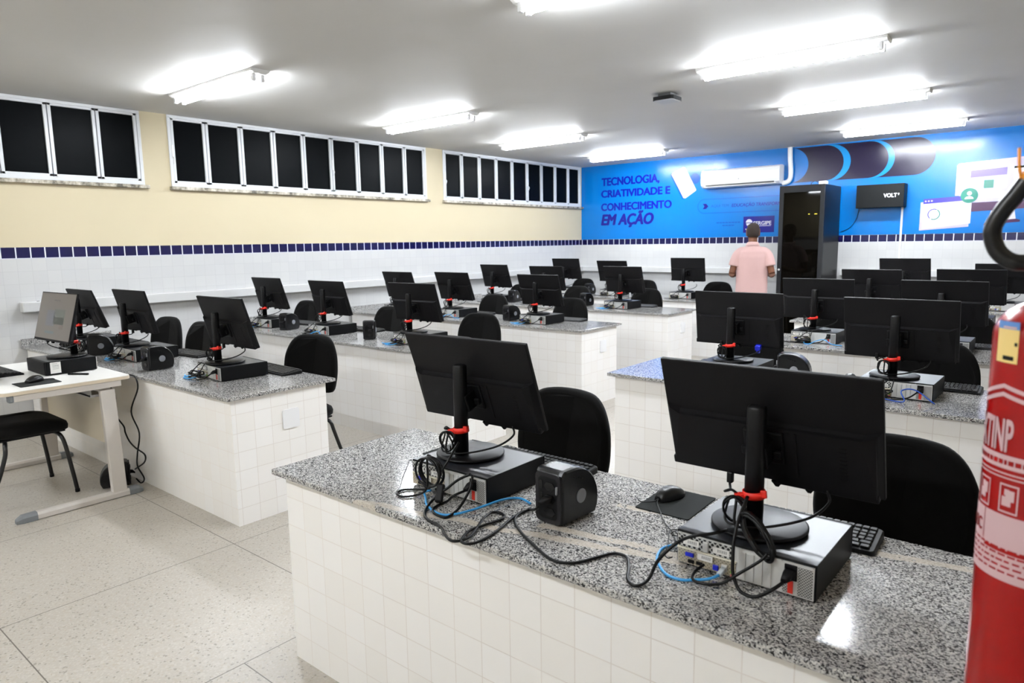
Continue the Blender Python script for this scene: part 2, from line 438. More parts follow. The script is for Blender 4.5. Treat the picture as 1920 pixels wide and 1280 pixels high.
# ------------------------------------------------------------------ masonry desks
def make_desk(x0, x1, y, left, wallside, plate, label, worn=False):
    r = empty('masonry_desk', (x0, y, 0)); L = x1-x0
    tag(r, label, 'desk', 'tiled granite desks')
    fx0 = 0.0 if left else 0.04; fx1 = L-0.025 if left else L
    b = MB(); t = 0.12
    b.box((fx0, 0.034, 0), (fx1, 0.034+t, DT-0.021))
    ends = [fx0, fx1-t]
    for e in ((ends[1], 1.03, 2.23) if left else (ends[0], 1.07, 2.40)): b.box((e, 0.034+t, 0), (e+(t if e in ends else 0.09), DDEP-0.06, DT-0.021))
    b.build('tiled_base', M_DESKTILE, r)
    s_ = MB(); s_.box((0, 0, DT-0.021), (L, DDEP, DT), bev=0.0035); s_.build('countertop', M_GRANITE_W if worn else M_GRANITE, r)
    if plate:
        k = MB(); k.X = Matrix.Translation((fx1+0.0005, 0.40, 0.555)); k.prism(rrect(0.11, 0.115, 0.012), 0, 0.007, 'x'); k.build('blank_plate', WHITEP, r)
    return r
for i, y in enumerate(LROW):
    k = MB(); k.box((0.001, y, DT-0.02), (0.0225, y+DDEP, DT+0.058), bev=0.002); struct(k.build('trim_%d' % (i+2), M_GRANITE))
LN = ['nearest left-hand', 'second left-hand', 'third left-hand', 'fourth left-hand', 'rearmost left-hand']
RN = ['front', 'second right-hand', 'third right-hand', 'fourth right-hand', 'rearmost right-hand']
for i, y in enumerate(LROW):
    make_desk(0.023, LEND, y, True, True, i in (0, 2, 3), 'white-tiled granite-topped desk, %s, built out from the window wall' % ['first from the camera', 'second from the camera', 'third from the camera', 'fourth from the camera', 'fifth and closest to the blue wall'][i])
for i, y in enumerate(RROW):
    make_desk(REND, W-0.023, y, False, False, False, ['large white-tiled desk with worn speckled granite top filling the foreground', 'white-tiled desk right of the aisle, its granite top reflecting blue', 'white-tiled right-hand desk two rows behind the foreground desk', 'white-tiled right-hand desk three rows behind the foreground desk', 'white-tiled right-hand desk closest to the blue wall'][i], i == 0)

# ------------------------------------------------------------------ monitor prototype
def make_monitor():
    r = empty('monitor')
    b = MB(); b.lathe([(0.114, 0.0), (0.118, 0.002), (0.118, 0.0065), (0.113, 0.009), (0.03, 0.0115)], c=(0, 0.045), seg=48); b.build('stand_base', BLK, r)
    p = MB(); prof = lambda w_, d_, z: [(w_*math.copysign(abs(math.cos(a))**0.6, math.cos(a)), d_*math.copysign(abs(math.sin(a))**0.8, math.sin(a)), z) for a in [2*PI*k/24 for k in range(24)]]
    p.loft([prof(0.0225, 0.02, 0.012), prof(0.0225, 0.02, 0.312), prof(0.020, 0.018, 0.318), prof(0.014, 0.012, 0.320)]); p.build('stand_pole', BLK, r)
    # red strap round the pole with a tail
    t = MB(); rg = [[(a*math.cos(q), b_*math.sin(q), z) for q in [2*PI*k/28 for k in range(28)]] for a, b_, z in ((0.0245,0.022,-0.009), (0.028,0.0255,-0.009), (0.028,0.0255,0.009), (0.0245,0.022,0.009), (0.0245,0.022,-0.009))]
    t.loft(rg, cap=False); t.X = Matrix.Translation((-0.028, -0.014, -0.005)) @ Matrix.Rotation(0.5, 4, 'Z'); t.box((-0.016, -0.010, -0.010), (0.010, 0.006, 0.010), bev=0.003)
    t.X = Matrix.Translation((0.026, -0.01, 0.004)); t.box((-0.006, -0.004, -0.009), (0.010, 0.004, 0.011), bev=0.003)
    o = t.build('cable_strap', REDT, r); o.location = (0, 0, 0.095); o.rotation_euler = (0.06, -0.1, 0)
    # panel, tilts about its lower edge
    h = MB(); wv, hv = 0.54, 0.325
    h.box((-wv/2, -0.010, 0), (wv/2, 0.004, hv), bev=0.003)
    o_ = [(-0.268, 0.004), (0.268, 0.004), (0.268, 0.190), (0.232, 0.178), (-0.232, 0.178), (-0.268, 0.190)]; i_ = [(-0.258, 0.012), (0.258, 0.012), (0.258, 0.183), (0.229, 0.173), (-0.229, 0.173), (-0.258, 0.183)]
    h.loft([[(a, -0.009, z) for a, z in o_], [(a, -0.022, z) for a, z in i_], [(a*0.99, -0.0315 if abs(a) < .25 or z < .1 else -0.0235, 0.0015+z*0.985) for a, z in i_]], smooth=False)
    h.box((-0.268, -0.024, 0.0), (-0.06, -0.006, 0.024), bev=0.004); h.box((0.02, -0.028, -0.002), (0.26, -0.006, 0.022), bev=0.004)
    for cx in (0.02, 0.10): h.prism([(cx-0.014, 0.004), (cx+0.014, 0.004), (cx+0.004, -0.011), (cx-0.004, -0.011)], -0.026, -0.012, 'y')
    for k in range(9): h.box((0.178, -0.0335, 0.05+k*0.011), (0.194, -0.031, 0.055+k*0.011))
    h.box((0.075, -0.034, 0.035), (0.080, -0.031, 0.164), bev=0.001)
    h.box((-0.018, -0.033, 0.156), (-0.006, -0.031, 0.163)); h.box((0.052, -0.033, 0.156), (0.064, -0.031, 0.163))
    pn = h.build('panel', BLKM, r); pn.location = (0, 0.13, 0.10); pn.rotation_euler = (0.3, 0, 0)
    s_ = MB(); s_.box((-0.264, 0.0035, 0.014), (0.264, 0.0048, 0.319)); s_.build('screen', SCREEN, pn)
    k = MB(); k.box((-0.026, -0.092, 0.085), (0.026, -0.030, 0.15), bev=0.006); k.box((-0.05, -0.040, 0.07), (0.05, -0.030, 0.162), bev=0.004); k.box((0.03, -0.060, 0.10), (0.05, -0.05, 0.122), bev=0.003); k.box((-0.05, -0.060, 0.10), (-0.03, -0.05, 0.122), bev=0.003)
    k.build('tilt_hinge', BLK, pn)
    # hanging cables
    c = MB(); c.tube(cr([(0.145, 0.10, 0.105), (0.150, 0.095, 0.075), (0.12, 0.05, 0.045), (0.05, -0.005, 0.024), (-0.01, -0.045, 0.020), (-0.028, -0.05, 0.03), (-0.032, -0.03, 0.09)]), 0.0035); c.build('video_cable', BLKC, r)
    c = MB(); c.tube(cr([(-0.10, 0.10, 0.10), (-0.10, 0.095, 0.075), (-0.085, 0.06, 0.07), (-0.075, 0.0, 0.085), (-0.05, -0.02, 0.10), (-0.034, -0.018, 0.092)]), 0.0035); c.box((-0.108, 0.09, 0.075), (-0.092, 0.106, 0.105), bev=0.003); c.build('mains_cable', BLKC, r)
    c = MB(); lp = []
    for k in range(60):
        a = 2*PI*k/20; lp.append((-0.036+0.026*math.cos(a)+0.004*math.sin(k*0.7), -0.034+0.010*math.sin(k*0.5), 0.055+0.034*math.sin(a)))
    c.tube(cr(lp, 2), 0.003, seg=6); c.build('cable_coil', BLKC, r)
    return r
MON = dict(  # x, y, z of the panel's lower edge, yaw, tilt
 P=(5.42,1.78,.950,2.0,20.4), Q=(6.43,1.78,.950,.3,19.2), C=(2.86,2.25,.948,1.0,17.1), B=(1.50,2.24,.945,1.2,14.6), A=(.58,2.24,.93,.6,19.3),
 D=(.58,3.94,.94,-.9,17.2), E=(1.59,3.94,.93,-.6,17.0), F=(2.75,3.95,.94,2.0,17.6), G=(.61,5.67,.93,-1.2,19.0), H=(1.53,5.67,.94,-2.3,19.8), I=(2.74,5.67,.93,-2.7,17.2),
 J=(.65,7.40,.955,-5.2,17.9), K=(1.54,7.40,.94,-.3,16.7), L=(2.70,7.40,.95,-2.1,17.8), M=(.63,9.13,.985,-3.2,14.4), N=(1.49,9.13,.96,-3.3,17.6), O=(2.69,9.13,.99,-6.0,6.9),
 R=(5.42,4.10,.93,-.8,8.1), S=(6.29,4.10,.93,-1.7,12.4), T=(5.39,5.82,.93,-.8,12.9), U=(6.25,5.82,.94,-3.5,16.5), V=(5.40,7.54,.94,-2.5,16.4), W=(6.22,7.54,.95,-3.5,16.2), X=(5.37,9.26,.995,-4.0,13.8), Y=(6.33,9.26,.94,-2.0,14.0))
def where(k):
    for i, s_ in enumerate(('ABC', 'DEF', 'GHI', 'JKL', 'MNO')):
        if k in s_: return ['window-wall end', 'middle', 'aisle end'][s_.index(k)], LN[i]+' desk'
    for i, s_ in enumerate(('PQ', 'RS', 'TU', 'VW', 'XY')):
        if k in s_: return ['aisle end', 'right part'][s_.index(k)], RN[i]+' desk'
RY = {}
for i, s_ in enumerate(('ABC', 'DEF', 'GHI', 'JKL', 'MNO')):
    for k in s_: RY[k] = LROW[i]
for i, s_ in enumerate(('PQ', 'RS', 'TU', 'VW', 'XY')):
    for k in s_: RY[k] = RROW[i]
SPECIAL_MON = dict(P='black monitor seen from behind, large, in front of a chair, by the granite corner',
 Q='largest black monitor seen from behind, red strap on pole, beside the extinguisher', R='black monitor with a blue video plug at aisle end of second right-hand desk',
 C='black monitor alone at the aisle end of the nearest left-hand desk', A='black monitor partly hidden behind the lit screen on the white table')
m0 = make_monitor()
for i, (k, (x, y, z, yaw, tl)) in enumerate(MON.items()):
    o = m0 if i == 0 else dup(m0)
    a = math.radians(yaw); o.rotation_euler = (0, 0, a)
    o.location = (x + 0.13*math.sin(a), y - 0.13*math.cos(a), DT+PH+0.0055)
    pn = kid(o, 'panel'); pn.location = (0, 0.13, z-DT-PH-0.0055); pn.rotation_euler = (math.radians(tl), 0, 0)
    c_, d_ = where(k)
    tag(o, SPECIAL_MON.get(k, 'black monitor seen from behind at the %s of the %s' % (c_, d_)), 'monitor', 'black monitors on the desks')
    if k == 'R':
        b = MB(); b.loft([[(0.135+p[0], -0.030, 0.005+p[1]) for p in rrect(0.034, 0.03, 0.005)], [(0.135+p[0], -0.058, 0.002+p[1]) for p in rrect(0.03, 0.026, 0.005)]]); b.box((0.125, -0.056, -0.03), (0.145, -0.036, -0.005), bev=0.004)
        b.build('video_plug', VGA, pn)['label'] = 'blue video plug'

# ------------------------------------------------------------------ desktop computer prototype
def make_pc():
    r = empty('desktop_computer'); w2, d, h = 0.17, 0.296, PH
    b = MB(); b.box((-w2, 0.004, 0.004), (w2, d, h), bev=0.002); b.build('case', CASE, r)
    for sx in (-1, 1):
        for yy in (0.03, d-0.03):
            f = MB(); f.lathe([(0.01, 0), (0.011, 0.006)], seg=12, c=(sx*0.14, yy)); f.build('foot', BLKM, r)
    b = MB(); b.box((-w2+0.001, 0.006, h-0.0006), (w2-0.001, d-0.01, h+0.0008)); b.build('lid', TOPC, r)
    b = MB(); b.box((-w2+0.004, 0.0, 0.007), (w2-0.004, 0.006, h-0.005)); b.build('rear_panel', STEEL, r)
    b = MB(); b.box((-w2+0.006, -0.001, 0.050), (-0.018, 0.002, h-0.008)); b.build('rear_vent', M_PERF, r)
    b = MB(); b.box((-w2+0.006, -0.002, 0.009), (-0.014, 0.002, 0.047)); b.build('port_plate', M_IOPERF, r)
    b = MB(); b.box((-w2+0.004, -0.006, 0.046), (-0.012, 0.002, 0.0495), bev=0.001); b.build('port_lip', mat('cream_steel', (222,216,198), 0.4, 0.3), r)
    def port(x, z, w_, h_, m_, nm): q = MB(); q.box((x-w_/2, -0.006, z-h_/2), (x+w_/2, 0.001, z+h_/2), bev=0.001); q.build(nm, m_, r)
    port(-0.132, 0.034, 0.022, 0.010, VGA, 'video_port'); port(-0.128, 0.017, 0.016, 0.008, BLKM, 'display_port'); port(-0.106, 0.018, 0.016, 0.008, BLKM, 'display_port')
    port(-0.063, 0.020, 0.014, 0.013, VGA, 'usb_port'); port(-0.041, 0.026, 0.015, 0.015, STEEL, 'network_port'); port(-0.022, 0.022, 0.006, 0.008, mat('green_jack', (120,190,40), 0.4), 'audio_jack'); port(-0.022, 0.012, 0.006, 0.007, mat('pink_jack', (214,110,120), 0.4), 'audio_jack')
    def lab(x0, z0, x1, z1, nm='asset_label', y=-0.0025):
        q = MB(); q.box((x0, y-0.0006, z0), (x1, y, z1), PAPER)
        for kx in range(9): q.box((x0+(x1-x0)*(0.3+0.065*kx), y-0.0008, z0+(z1-z0)*0.3), (x0+(x1-x0)*(0.3+0.065*kx+(0.02 if kx%2 else 0.035)), y-0.0006, z0+(z1-z0)*0.75), INK)
        q.build(nm, None, r)
    lab(-0.150, 0.058, -0.108, 0.074); lab(-0.072, 0.056, -0.030, 0.072); lab(-0.110, 0.030, -0.070, 0.046, y=-0.0065)
    b = MB(); b.box((-0.098, -0.006, 0.052), (-0.083, 0.001, 0.078), bev=0.002); b.build('latch', STEEL, r)
    for k in range(4):
        b = MB(); x = 0.0+k*0.0205; b.box((x-0.008, -0.0025, 0.010), (x+0.0095, 0.001, 0.078), bev=0.0008); b.box((x-0.002, -0.003, 0.053), (x+0.002, -0.0024, 0.054), INK); b.box((x-0.0005, -0.003, 0.0515), (x+0.0005, -0.0024, 0.0555), INK)
        b.mats[:] = [STEEL if q is None else q for q in b.mats]
        o = b.build('slot_cover', None, r); 
        o.data.materials.clear(); o.data.materials.append(STEEL)
    b = MB(); b.box((0.100, -0.002, 0.042), (0.129, 0.002, 0.080), bev=0.002); b.build('power_socket', BLKM, r)
    b = MB(); b.box((0.109, -0.0015, 0.011), (0.121, 0.001, 0.041)); b.build('voltage_label', REDL, r)
    b = MB(); b.box((0.131, -0.001, 0.010), (0.163, 0.002, 0.079)); b.build('power_supply_vent', M_MESH, r)
    b = MB(); b.box((0.097, -0.001, 0.010), (0.108, 0.002, 0.041)); b.build('power_supply_vent', M_MESH, r)
    for sx in (-0.158, -0.02, 0.092, 0.162):
        b = MB(); b.X = Matrix.Translation((sx, 0.001, h-0.006)) @ Matrix.Rotation(PI/2, 4, 'X'); b.lathe([(0.0028, 0), (0.0024, 0.004)], seg=10); b.build('screw', STEEL, r)
    b = MB(); b.box((-w2, d, 0.004), (w2, d+0.012, h), bev=0.005); b.build('front_bezel', BLKM, r)
    # plug in the mains socket
    b = MB(); b.loft([[(0.1145+a, 0.0, 0.062+z) for a, z in rrect(0.026, 0.020, 0.004)], [(0.1145+a, -0.018, 0.060+z) for a, z in rrect(0.024, 0.019, 0.004)], [(0.109+a, -0.034, 0.052+z) for a, z in rrect(0.012, 0.011, 0.004)]]); b.build('power_plug', BLKM, r)
    b = MB(); b.loft([[(-0.041+a, -0.004, 0.024+z) for a, z in rrect(0.013, 0.012, 0.002)], [(-0.044+a, -0.030, 0.017+z) for a, z in rrect(0.011, 0.010, 0.002)]]); b.build('network_plug', CLEAR, r)
    return r
pc0 = make_pc()
PCX = dict(P=(5.467,1.535,.3), Q=(6.443,1.550,-.3), C=(2.84,2.065,-4), B=(1.615,2.06,-1), A=(.62,2.05,0), D=(.60,3.76,0), E=(1.58,3.75,-3), F=(2.78,3.76,0), I=(2.756,5.46,-2), L=(2.65,7.23,-3), O=(2.66,8.93,-2), T=(5.41,5.62,0), S=(6.315,3.895,-1), R=(5.43,3.90,0))
for i, (k, v) in enumerate(MON.items()):
    o = pc0 if i == 0 else dup(pc0)
    x, y, a = PCX.get(k, (v[0]+0.02, v[1]-0.20, 0))
    o.location = (x, y, DT); o.rotation_euler = (0, 0, math.radians(a))
    c_, d_ = where(k)
    tag(o, {'P': 'black desktop computer with blue cable, under the monitor nearest the granite corner', 'Q': 'black desktop computer with steel rear panel at the very front right'}.get(k, 'black flat desktop computer under the monitor at %s of %s' % (c_, d_)), 'computer', 'desktop computers under the monitors')

# ------------------------------------------------------------------ keyboards, mice, pads
def make_keyboard():
    r = empty('keyboard')
    b = MB(); b.loft([[(x, y, 0.0 if y < 0 else 0.0) for x, y in rrect(0.44, 0.145, 0.012)], [(x*0.995, y*0.985, 0.010+(-y)*0.09+0.004) for x, y in rrect(0.44, 0.145, 0.012)], [(x*0.98, y*0.95, 0.013+(-y)*0.09+0.004) for x, y in rrect(0.44, 0.145, 0.012)]], smooth=False)
    b.build('keyboard_body', BLK, r)
    b = MB(); T = Matrix.Translation((0, 0, 0.0185)) @ Matrix.Rotation(-0.09, 4, 'X')
    for ry in range(6):
        yy = -0.056 + ry*0.0205 + (0.004 if ry else 0); x = -0.205
        row = [0.019]*15 if ry < 4 else ([0.030]+[0.019]*11+[0.042] if ry == 4 else [0.024, 0.024, 0.024, 0.11, 0.024, 0.024, 0.024])
        for kw in row:
            b.box((x+0.0012, yy-0.0085, -0.003), (x+kw-0.0012, yy+0.0085, 0.004), bev=0.002, seg=1, X=T); x += kw
        for q in range(3): b.box((0.089+q*0.019+0.0012, yy-0.0085, -0.003), (0.089+q*0.019+0.0178, yy+0.0085, 0.004), bev=0.002, seg=1, X=T)
        for q in range(3): b.box((0.150+q*0.019+0.0012, yy-0.0085, -0.003), (0.150+q*0.019+0.0178, yy+0.0085, 0.004), bev=0.002, seg=1, X=T)
    b.build('keys', mat('key_plastic', (15,15,17), 0.42, spec=0.3), r)
    return r
def make_mouse():
    r = empty('mouse'); b = MB(); rings = []
    for k in range(11):
        t = k/10.0; y = -0.055+0.11*t; wx = 0.031*math.sin(PI*(0.08+0.86*t))**0.45; hz = 0.036*math.sin(PI*(0.06+0.88*(1-t)**0.85))**0.6
        rings.append([(wx*math.copysign(abs(math.cos(a))**0.8, math.cos(a)), y, max(0.001, 0.004+hz*max(0, math.sin(a))**0.8) if math.sin(a) > 0 else 0.001) for a in [2*PI*q/24 for q in range(24)]])
    b.loft(rings); b.build('mouse_shell', mat('mouse_plastic', (14,14,15), 0.36, spec=0.35), r)
    b = MB(); b.X = Matrix.Translation((0, 0.026, 0.027)) @ Matrix.Rotation(PI/2, 4, 'Y'); b.lathe([(0.0085, -0.0035), (0.010, -0.002), (0.010, 0.002), (0.0085, 0.0035)], seg=16); b.build('scroll_wheel', SILV, r)
    b = MB(); b.tube(cr([(0, 0.052, 0.010), (0.004, 0.07, 0.004), (0.03, 0.10, 0.0025), (0.06, 0.085, 0.0025)]), 0.0018, seg=6); b.build('mouse_cable', BLKC, r)
    return r
def make_pad():
    r = empty('mouse_pad'); b = MB(); b.prism(rrect(0.175, 0.215, 0.006), 0, 0.003, 'z'); b.build('pad', fabric_mat('pad_cloth', (16,22,21), 0.9), r)
    return r
kb0, ms0, pd0 = make_keyboard(), make_mouse(), make_pad()
fk = fm = True
for k in MON:
    if k in 'MNXYVW': continue
    x, y, a = PCX.get(k, (MON[k][0]+0.02, MON[k][1]-0.20, 0)); c_, d_ = where(k)
    o = kb0 if fk else dup(kb0)
    ky = RY[k]+0.625
    dx = {'Q': -0.005, 'C': 0.10, 'S': 0.115, 'L': 0.10, 'I': 0.10, 'E': 0.13, 'B': 0.14, 'U': 0.16}.get(k, 0.05)
    o.location = (x+dx, ky, DT); o.rotation_euler = (0, 0, math.radians({'Q': 2, 'C': -3, 'B': 5}.get(k, 0))+PI)
    tag(o, {'Q': 'black keyboard poking out behind the front-right computer', 'C': 'black keyboard beside the chair at the end of nearest left-hand desk'}.get(k, 'black keyboard behind the computer at %s of %s' % (c_, d_)), 'keyboard', 'black keyboards')
    if k not in 'PQRSBCEIL': fk = False; continue
    if k in 'PQ':
        p = pd0 if k == 'P' else dup(pd0); p.location = ((5.155, 1.90, DT) if k == 'P' else (6.088, 1.922, DT)); p.rotation_euler = (0, 0, 0.0 if k == 'P' else 0.03)
        tag(p, 'dark mouse pad jutting out left of the computer by the granite corner' if k == 'P' else 'dark mouse pad with a mouse left of the front-right computer', 'mouse pad', 'mouse pads')
    if k != 'P':
        mm_ = ms0 if fm else dup(ms0); fm = False
        if k == 'Q': mm_.location = (6.055, 1.945, DT+0.003); mm_.rotation_euler = (0, 0, PI-0.25)
        else: mm_.location = (x-0.30, RY[k]+0.60, DT); mm_.rotation_euler = (0, 0, PI)
        tag(mm_, 'black mouse resting on a dark pad in the foreground' if k == 'Q' else 'black mouse beside the computer at %s of %s' % (c_, d_), 'mouse', 'computer mice')
    fk = False

# ------------------------------------------------------------------ voltage stabilisers (rounded black boxes with sockets)
def make_ups():
    r = empty('voltage_stabilizer'); w2, d, h = 0.052, 0.175, 0.165
    prof = [(0.0, 0.004), (0.0, h-0.012), (0.006, h-0.003), (0.016, h)] + [(0.06+0.112*math.sin(a), 0.052+(h-0.052)*math.cos(a)) for a in [PI/2*k/10 for k in range(0, 11)]] + [(0.170, 0.03), (0.158, 0.004)]
    b = MB(); rs = []
    for x, s_ in ((-w2, 0.93), (-w2*0.9, 0.985), (-w2*0.7, 1.0), (w2*0.7, 1.0), (w2*0.9, 0.985), (w2, 0.93)):
        rs.append([(x, 0.08+(y-0.08)*s_, 0.075+(z-0.075)*s_) for y, z in prof])
    b.loft(rs, BLKG, smooth=False); b.build('housing', BLKG, r)
    b = MB(); b.prism(rrect(0.094, 0.150, 0.016, cz=0.080), -0.006, 0.012, 'y'); b.build('socket_face', mat('socket_face_plastic', (26,25,28), 0.4, spec=0.3), r)
    b = MB(); b.loft([[(x*0.9, -0.0063, z) for x, z in rrect(0.075, 0.125, 0.01, cz=0.08)], [(x, -0.0070, z) for x, z in rrect(0.07, 0.12, 0.008, cz=0.08)]]); b.build('socket_panel', BLK, r)
    for z in (0.117, 0.080, 0.040):
        b = MB(); b.prism([(0.009+0.021*math.cos(a)*1.0, z+0.014*math.sin(a)) for a in [2*PI*k/6 for k in range(6)]], -0.0095, -0.006, 'y'); b.build('socket', BLKG, r)
    b = MB(); b.prism(rrect(0.012, 0.026, 0.002, cx=-0.024, cz=0.118), -0.0085, -0.006, 'y'); b.prism(rrect(0.012, 0.020, 0.002, cx=-0.024, cz=0.086), -0.0085, -0.006, 'y'); b.build('fuse_holder', BLKG, r)
    b = MB(); b.X = Matrix.Translation((0.036, -0.004, 0.110)); b.box((-0.003, -0.008, -0.012), (0.003, 0.0, 0.012), bev=0.002); b.build('switch', SILV, r)
    for sx in (-1, 1):
        b = MB(); b.X = Matrix.Translation((sx*(w2-0.001), 0.085, 0.075)) @ Matrix.Rotation(PI/2*sx, 4, 'Y'); b.lathe([(0.0215, 0), (0.0215, 0.003), (0.020, 0.004)], seg=28); o = b.build('round_emblem', mat('emblem_grey', (132,134,140), 0.4), r)
        b = MB()
        for k in range(4): b.box((sx*(w2-0.004), 0.05+k*0.012, 0.138-k*0.004), (sx*(w2+0.0006), 0.057+k*0.012, 0.141-k*0.004))
        b.build('vent_slot', BLKM, r)
    b = MB(); b.loft([[(0.009+a, -0.006, 0.08+z) for a, z in rrect(0.03, 0.022, 0.006)], [(0.006+a, -0.022, 0.078+z) for a, z in rrect(0.024, 0.02, 0.006)], [(-0.006+a, -0.036, 0.070+z) for a, z in rrect(0.010, 0.010, 0.004)]]); b.build('plug', BLKM, r)
    return r
u0 = make_ups()
UPS = [(5.868, 1.552, DT, -4, 'black rounded voltage stabilizer with grey disc between the two foreground computers'),
 (1.12, 1.98, DT, -20, 'black rounded voltage stabilizer behind the white table on nearest left-hand desk'),
 (2.19, 1.96, DT, 4, 'black rounded voltage stabilizer with grey disc, at nearest left-hand desk beside table corner'),
 (1.01, 3.745, DT, 12, 'black rounded voltage stabilizer left of a chair on second left-hand desk'),
 (2.265, 3.79, DT, 46, 'upright narrow voltage stabilizer showing sockets on second left-hand desk'),
 (2.355, 5.53, DT, -5, 'black rounded voltage stabilizer on third left-hand desk by its aisle-side monitor'),
 (.955, 7.30, DT, 10, 'black voltage stabilizer at window side of fourth left-hand desk'),
 (2.12, 7.32, DT, -3, 'black voltage stabilizer nearer the aisle on fourth left-hand desk'),
 (1.06, 9.02, DT, 0, 'black voltage stabilizer on the rearmost left-hand desk'),
 (5.69, 4.03, DT, -80, 'curved black voltage stabilizer seen sideways on second right-hand desk'),
 (2.16, 1.80, 0.0, 160, 'black voltage stabilizer standing on the floor under the white table')]
for i, (x, y, z, a, lb) in enumerate(UPS):
    o = u0 if i == 0 else dup(u0); o.location = (x, y, z); o.rotation_euler = (0, 0, math.radians(a)); tag(o, lb, 'voltage stabilizer', 'black voltage stabilizers')

# ------------------------------------------------------------------ chairs
def make_chair():
    r = empty('padded_chair')
    half = [(0.0, 0.0), (0.13, 0.0), (0.185, 0.012), (0.212, 0.05), (0.228, 0.12), (0.230, 0.18), (0.222, 0.25), (0.200, 0.31), (0.170, 0.355), (0.128, 0.385), (0.07, 0.397), (0.0, 0.40)]
    out = [(x, z) for x, z in half] + [(-x, z) for x, z in half[-2:0:-1]]
    P = [(p.x, p.y) for p in cr([(x, z, 0) for x, z in out + [out[0]]], 3)][:-1]
    b = MB(); rs = []
    for yy, s_ in ((-0.026, 0.86), (-0.022, 0.95), (-0.010, 1.0), (0.012, 1.0), (0.022, 0.955), (0.026, 0.88)):
        rs.append([(x*s_, yy-0.75*(x*s_)**2*1.0+0.0, 0.2+(z-0.2)*s_) for x, z in P])
    b.loft(rs); o = b.build('backrest', M_CHAIR, r); o.location = (0, 0.235, 0.558); o.rotation_euler = (-0.10, 0, 0)
    b = MB(); S = rrect(0.47, 0.43, 0.10, 8); rs = []
    for zz, s_ in ((0.0, 0.90), (0.014, 0.985), (0.038, 1.0), (0.060, 0.97), (0.078, 0.86), (0.085, 0.6)): rs.append([(x*s_, y*s_, zz-(0.018*max(0, -y/0.21)**3)) for x, y in S])
    b.loft(rs); o = b.build('seat', M_CHAIR, r); o.location = (0, 0, 0.420)
    b = MB(); b.box((-0.2, -0.18, -0.006), (0.2, 0.18, 0.004), bev=0.002); o = b.build('seat_base', BLKM, r); o.location = (0, 0, 0.412)
    b = MB(); b.tube(cr([(0, 0.05, 0.402), (0, 0.2, 0.402), (0, 0.262, 0.43), (0, 0.285, 0.52), (0, 0.276, 0.72)], 6), [0.020]*25, seg=8); b.build('back_bar', BLK, r)
    TUB = mat('black_tube_steel', (16,16,17), 0.3)
    for sx in (-1, 1):
        for sy in (-1, 1):
            b = MB(); b.tube(cr([(sx*0.08, sy*0.13, 0.395), (sx*0.16, sy*0.14, 0.397), (sx*0.205, sy*0.152, 0.375), (sx*0.222, sy*0.165, 0.31), (sx*0.232, 0.225 if sy > 0 else -0.185, 0.15), (sx*0.24, 0.30 if sy > 0 else -0.2, 0.012)], 5), 0.0125, seg=10)
            o = b.build('leg', TUB, r)
            b = MB(); b.lathe([(0.014, 0), (0.0145, 0.02)], seg=12, c=(sx*0.24, 0.30 if sy > 0 else -0.2)); b.build('foot_cap', BLKM, o)
    b = MB()
    for sy in (-1, 1): b.tube([(-0.09, sy*0.13, 0.396), (0.09, sy*0.13, 0.396)], 0.0115, seg=8)
    b.build('under_frame', TUB, r)
    return r
c0 = make_chair()
CH = [(5.385, 2.08, 0, 'black padded chair behind the monitor by the granite corner'), (6.62, 2.10, 0, 'black padded chair in the foreground right, beside the extinguisher'),
 (.74, 2.53, 6, 'black padded chair closest to the window wall at nearest left-hand desk'), (1.40, 2.50, 0, 'black padded chair half hidden behind the aisle-end monitor of nearest left-hand desk'), (2.97, 2.54, 14, 'black padded chair at aisle end of nearest left-hand desk, unobstructed'),
 (.28, 4.27, 0, 'black padded chair closest to the window wall at second left-hand desk'), (1.70, 4.27, 0, 'black padded chair in the middle of second left-hand desk'), (2.96, 4.25, 6, 'black padded chair at aisle end of second left-hand desk'),
 (1.60, 5.97, 0, 'black padded chair in the middle of third left-hand desk'), (2.70, 5.98, 0, 'black padded chair at aisle end of third left-hand desk'),
 (.62, 7.70, 0, 'black padded chair closest to the window wall at fourth left-hand desk'), (1.62, 7.70, 0, 'black padded chair in the middle of fourth left-hand desk'), (2.70, 7.68, 0, 'black padded chair at aisle end of fourth left-hand desk'),
 (.58, 9.40, 0, 'black padded chair closest to the window wall at rearmost left-hand desk'), (1.72, 9.40, 0, 'black padded chair in the middle of rearmost left-hand desk'), (2.91, 9.40, 0, 'black padded chair left of the standing person, by the back wall'),
 (5.29, 4.42, 0, 'black padded chair at aisle end of second right-hand desk'), (6.38, 4.40, 0, 'black padded chair at right part of second right-hand desk'),
 (5.42, 6.15, 0, 'black padded chair at aisle end of third right-hand desk'), (6.33, 6.12, 0, 'black padded chair at right part of third right-hand desk'),
 (1.81, 1.32, 180, 'black padded chair with tube legs pulled up to the white table')]
for i, (x, y, a, lb) in enumerate(CH):
    o = c0 if i == 0 else dup(c0); o.location = (x, y, 0); o.rotation_euler = (0, 0, math.radians(a)); tag(o, lb, 'chair', 'black padded chairs')

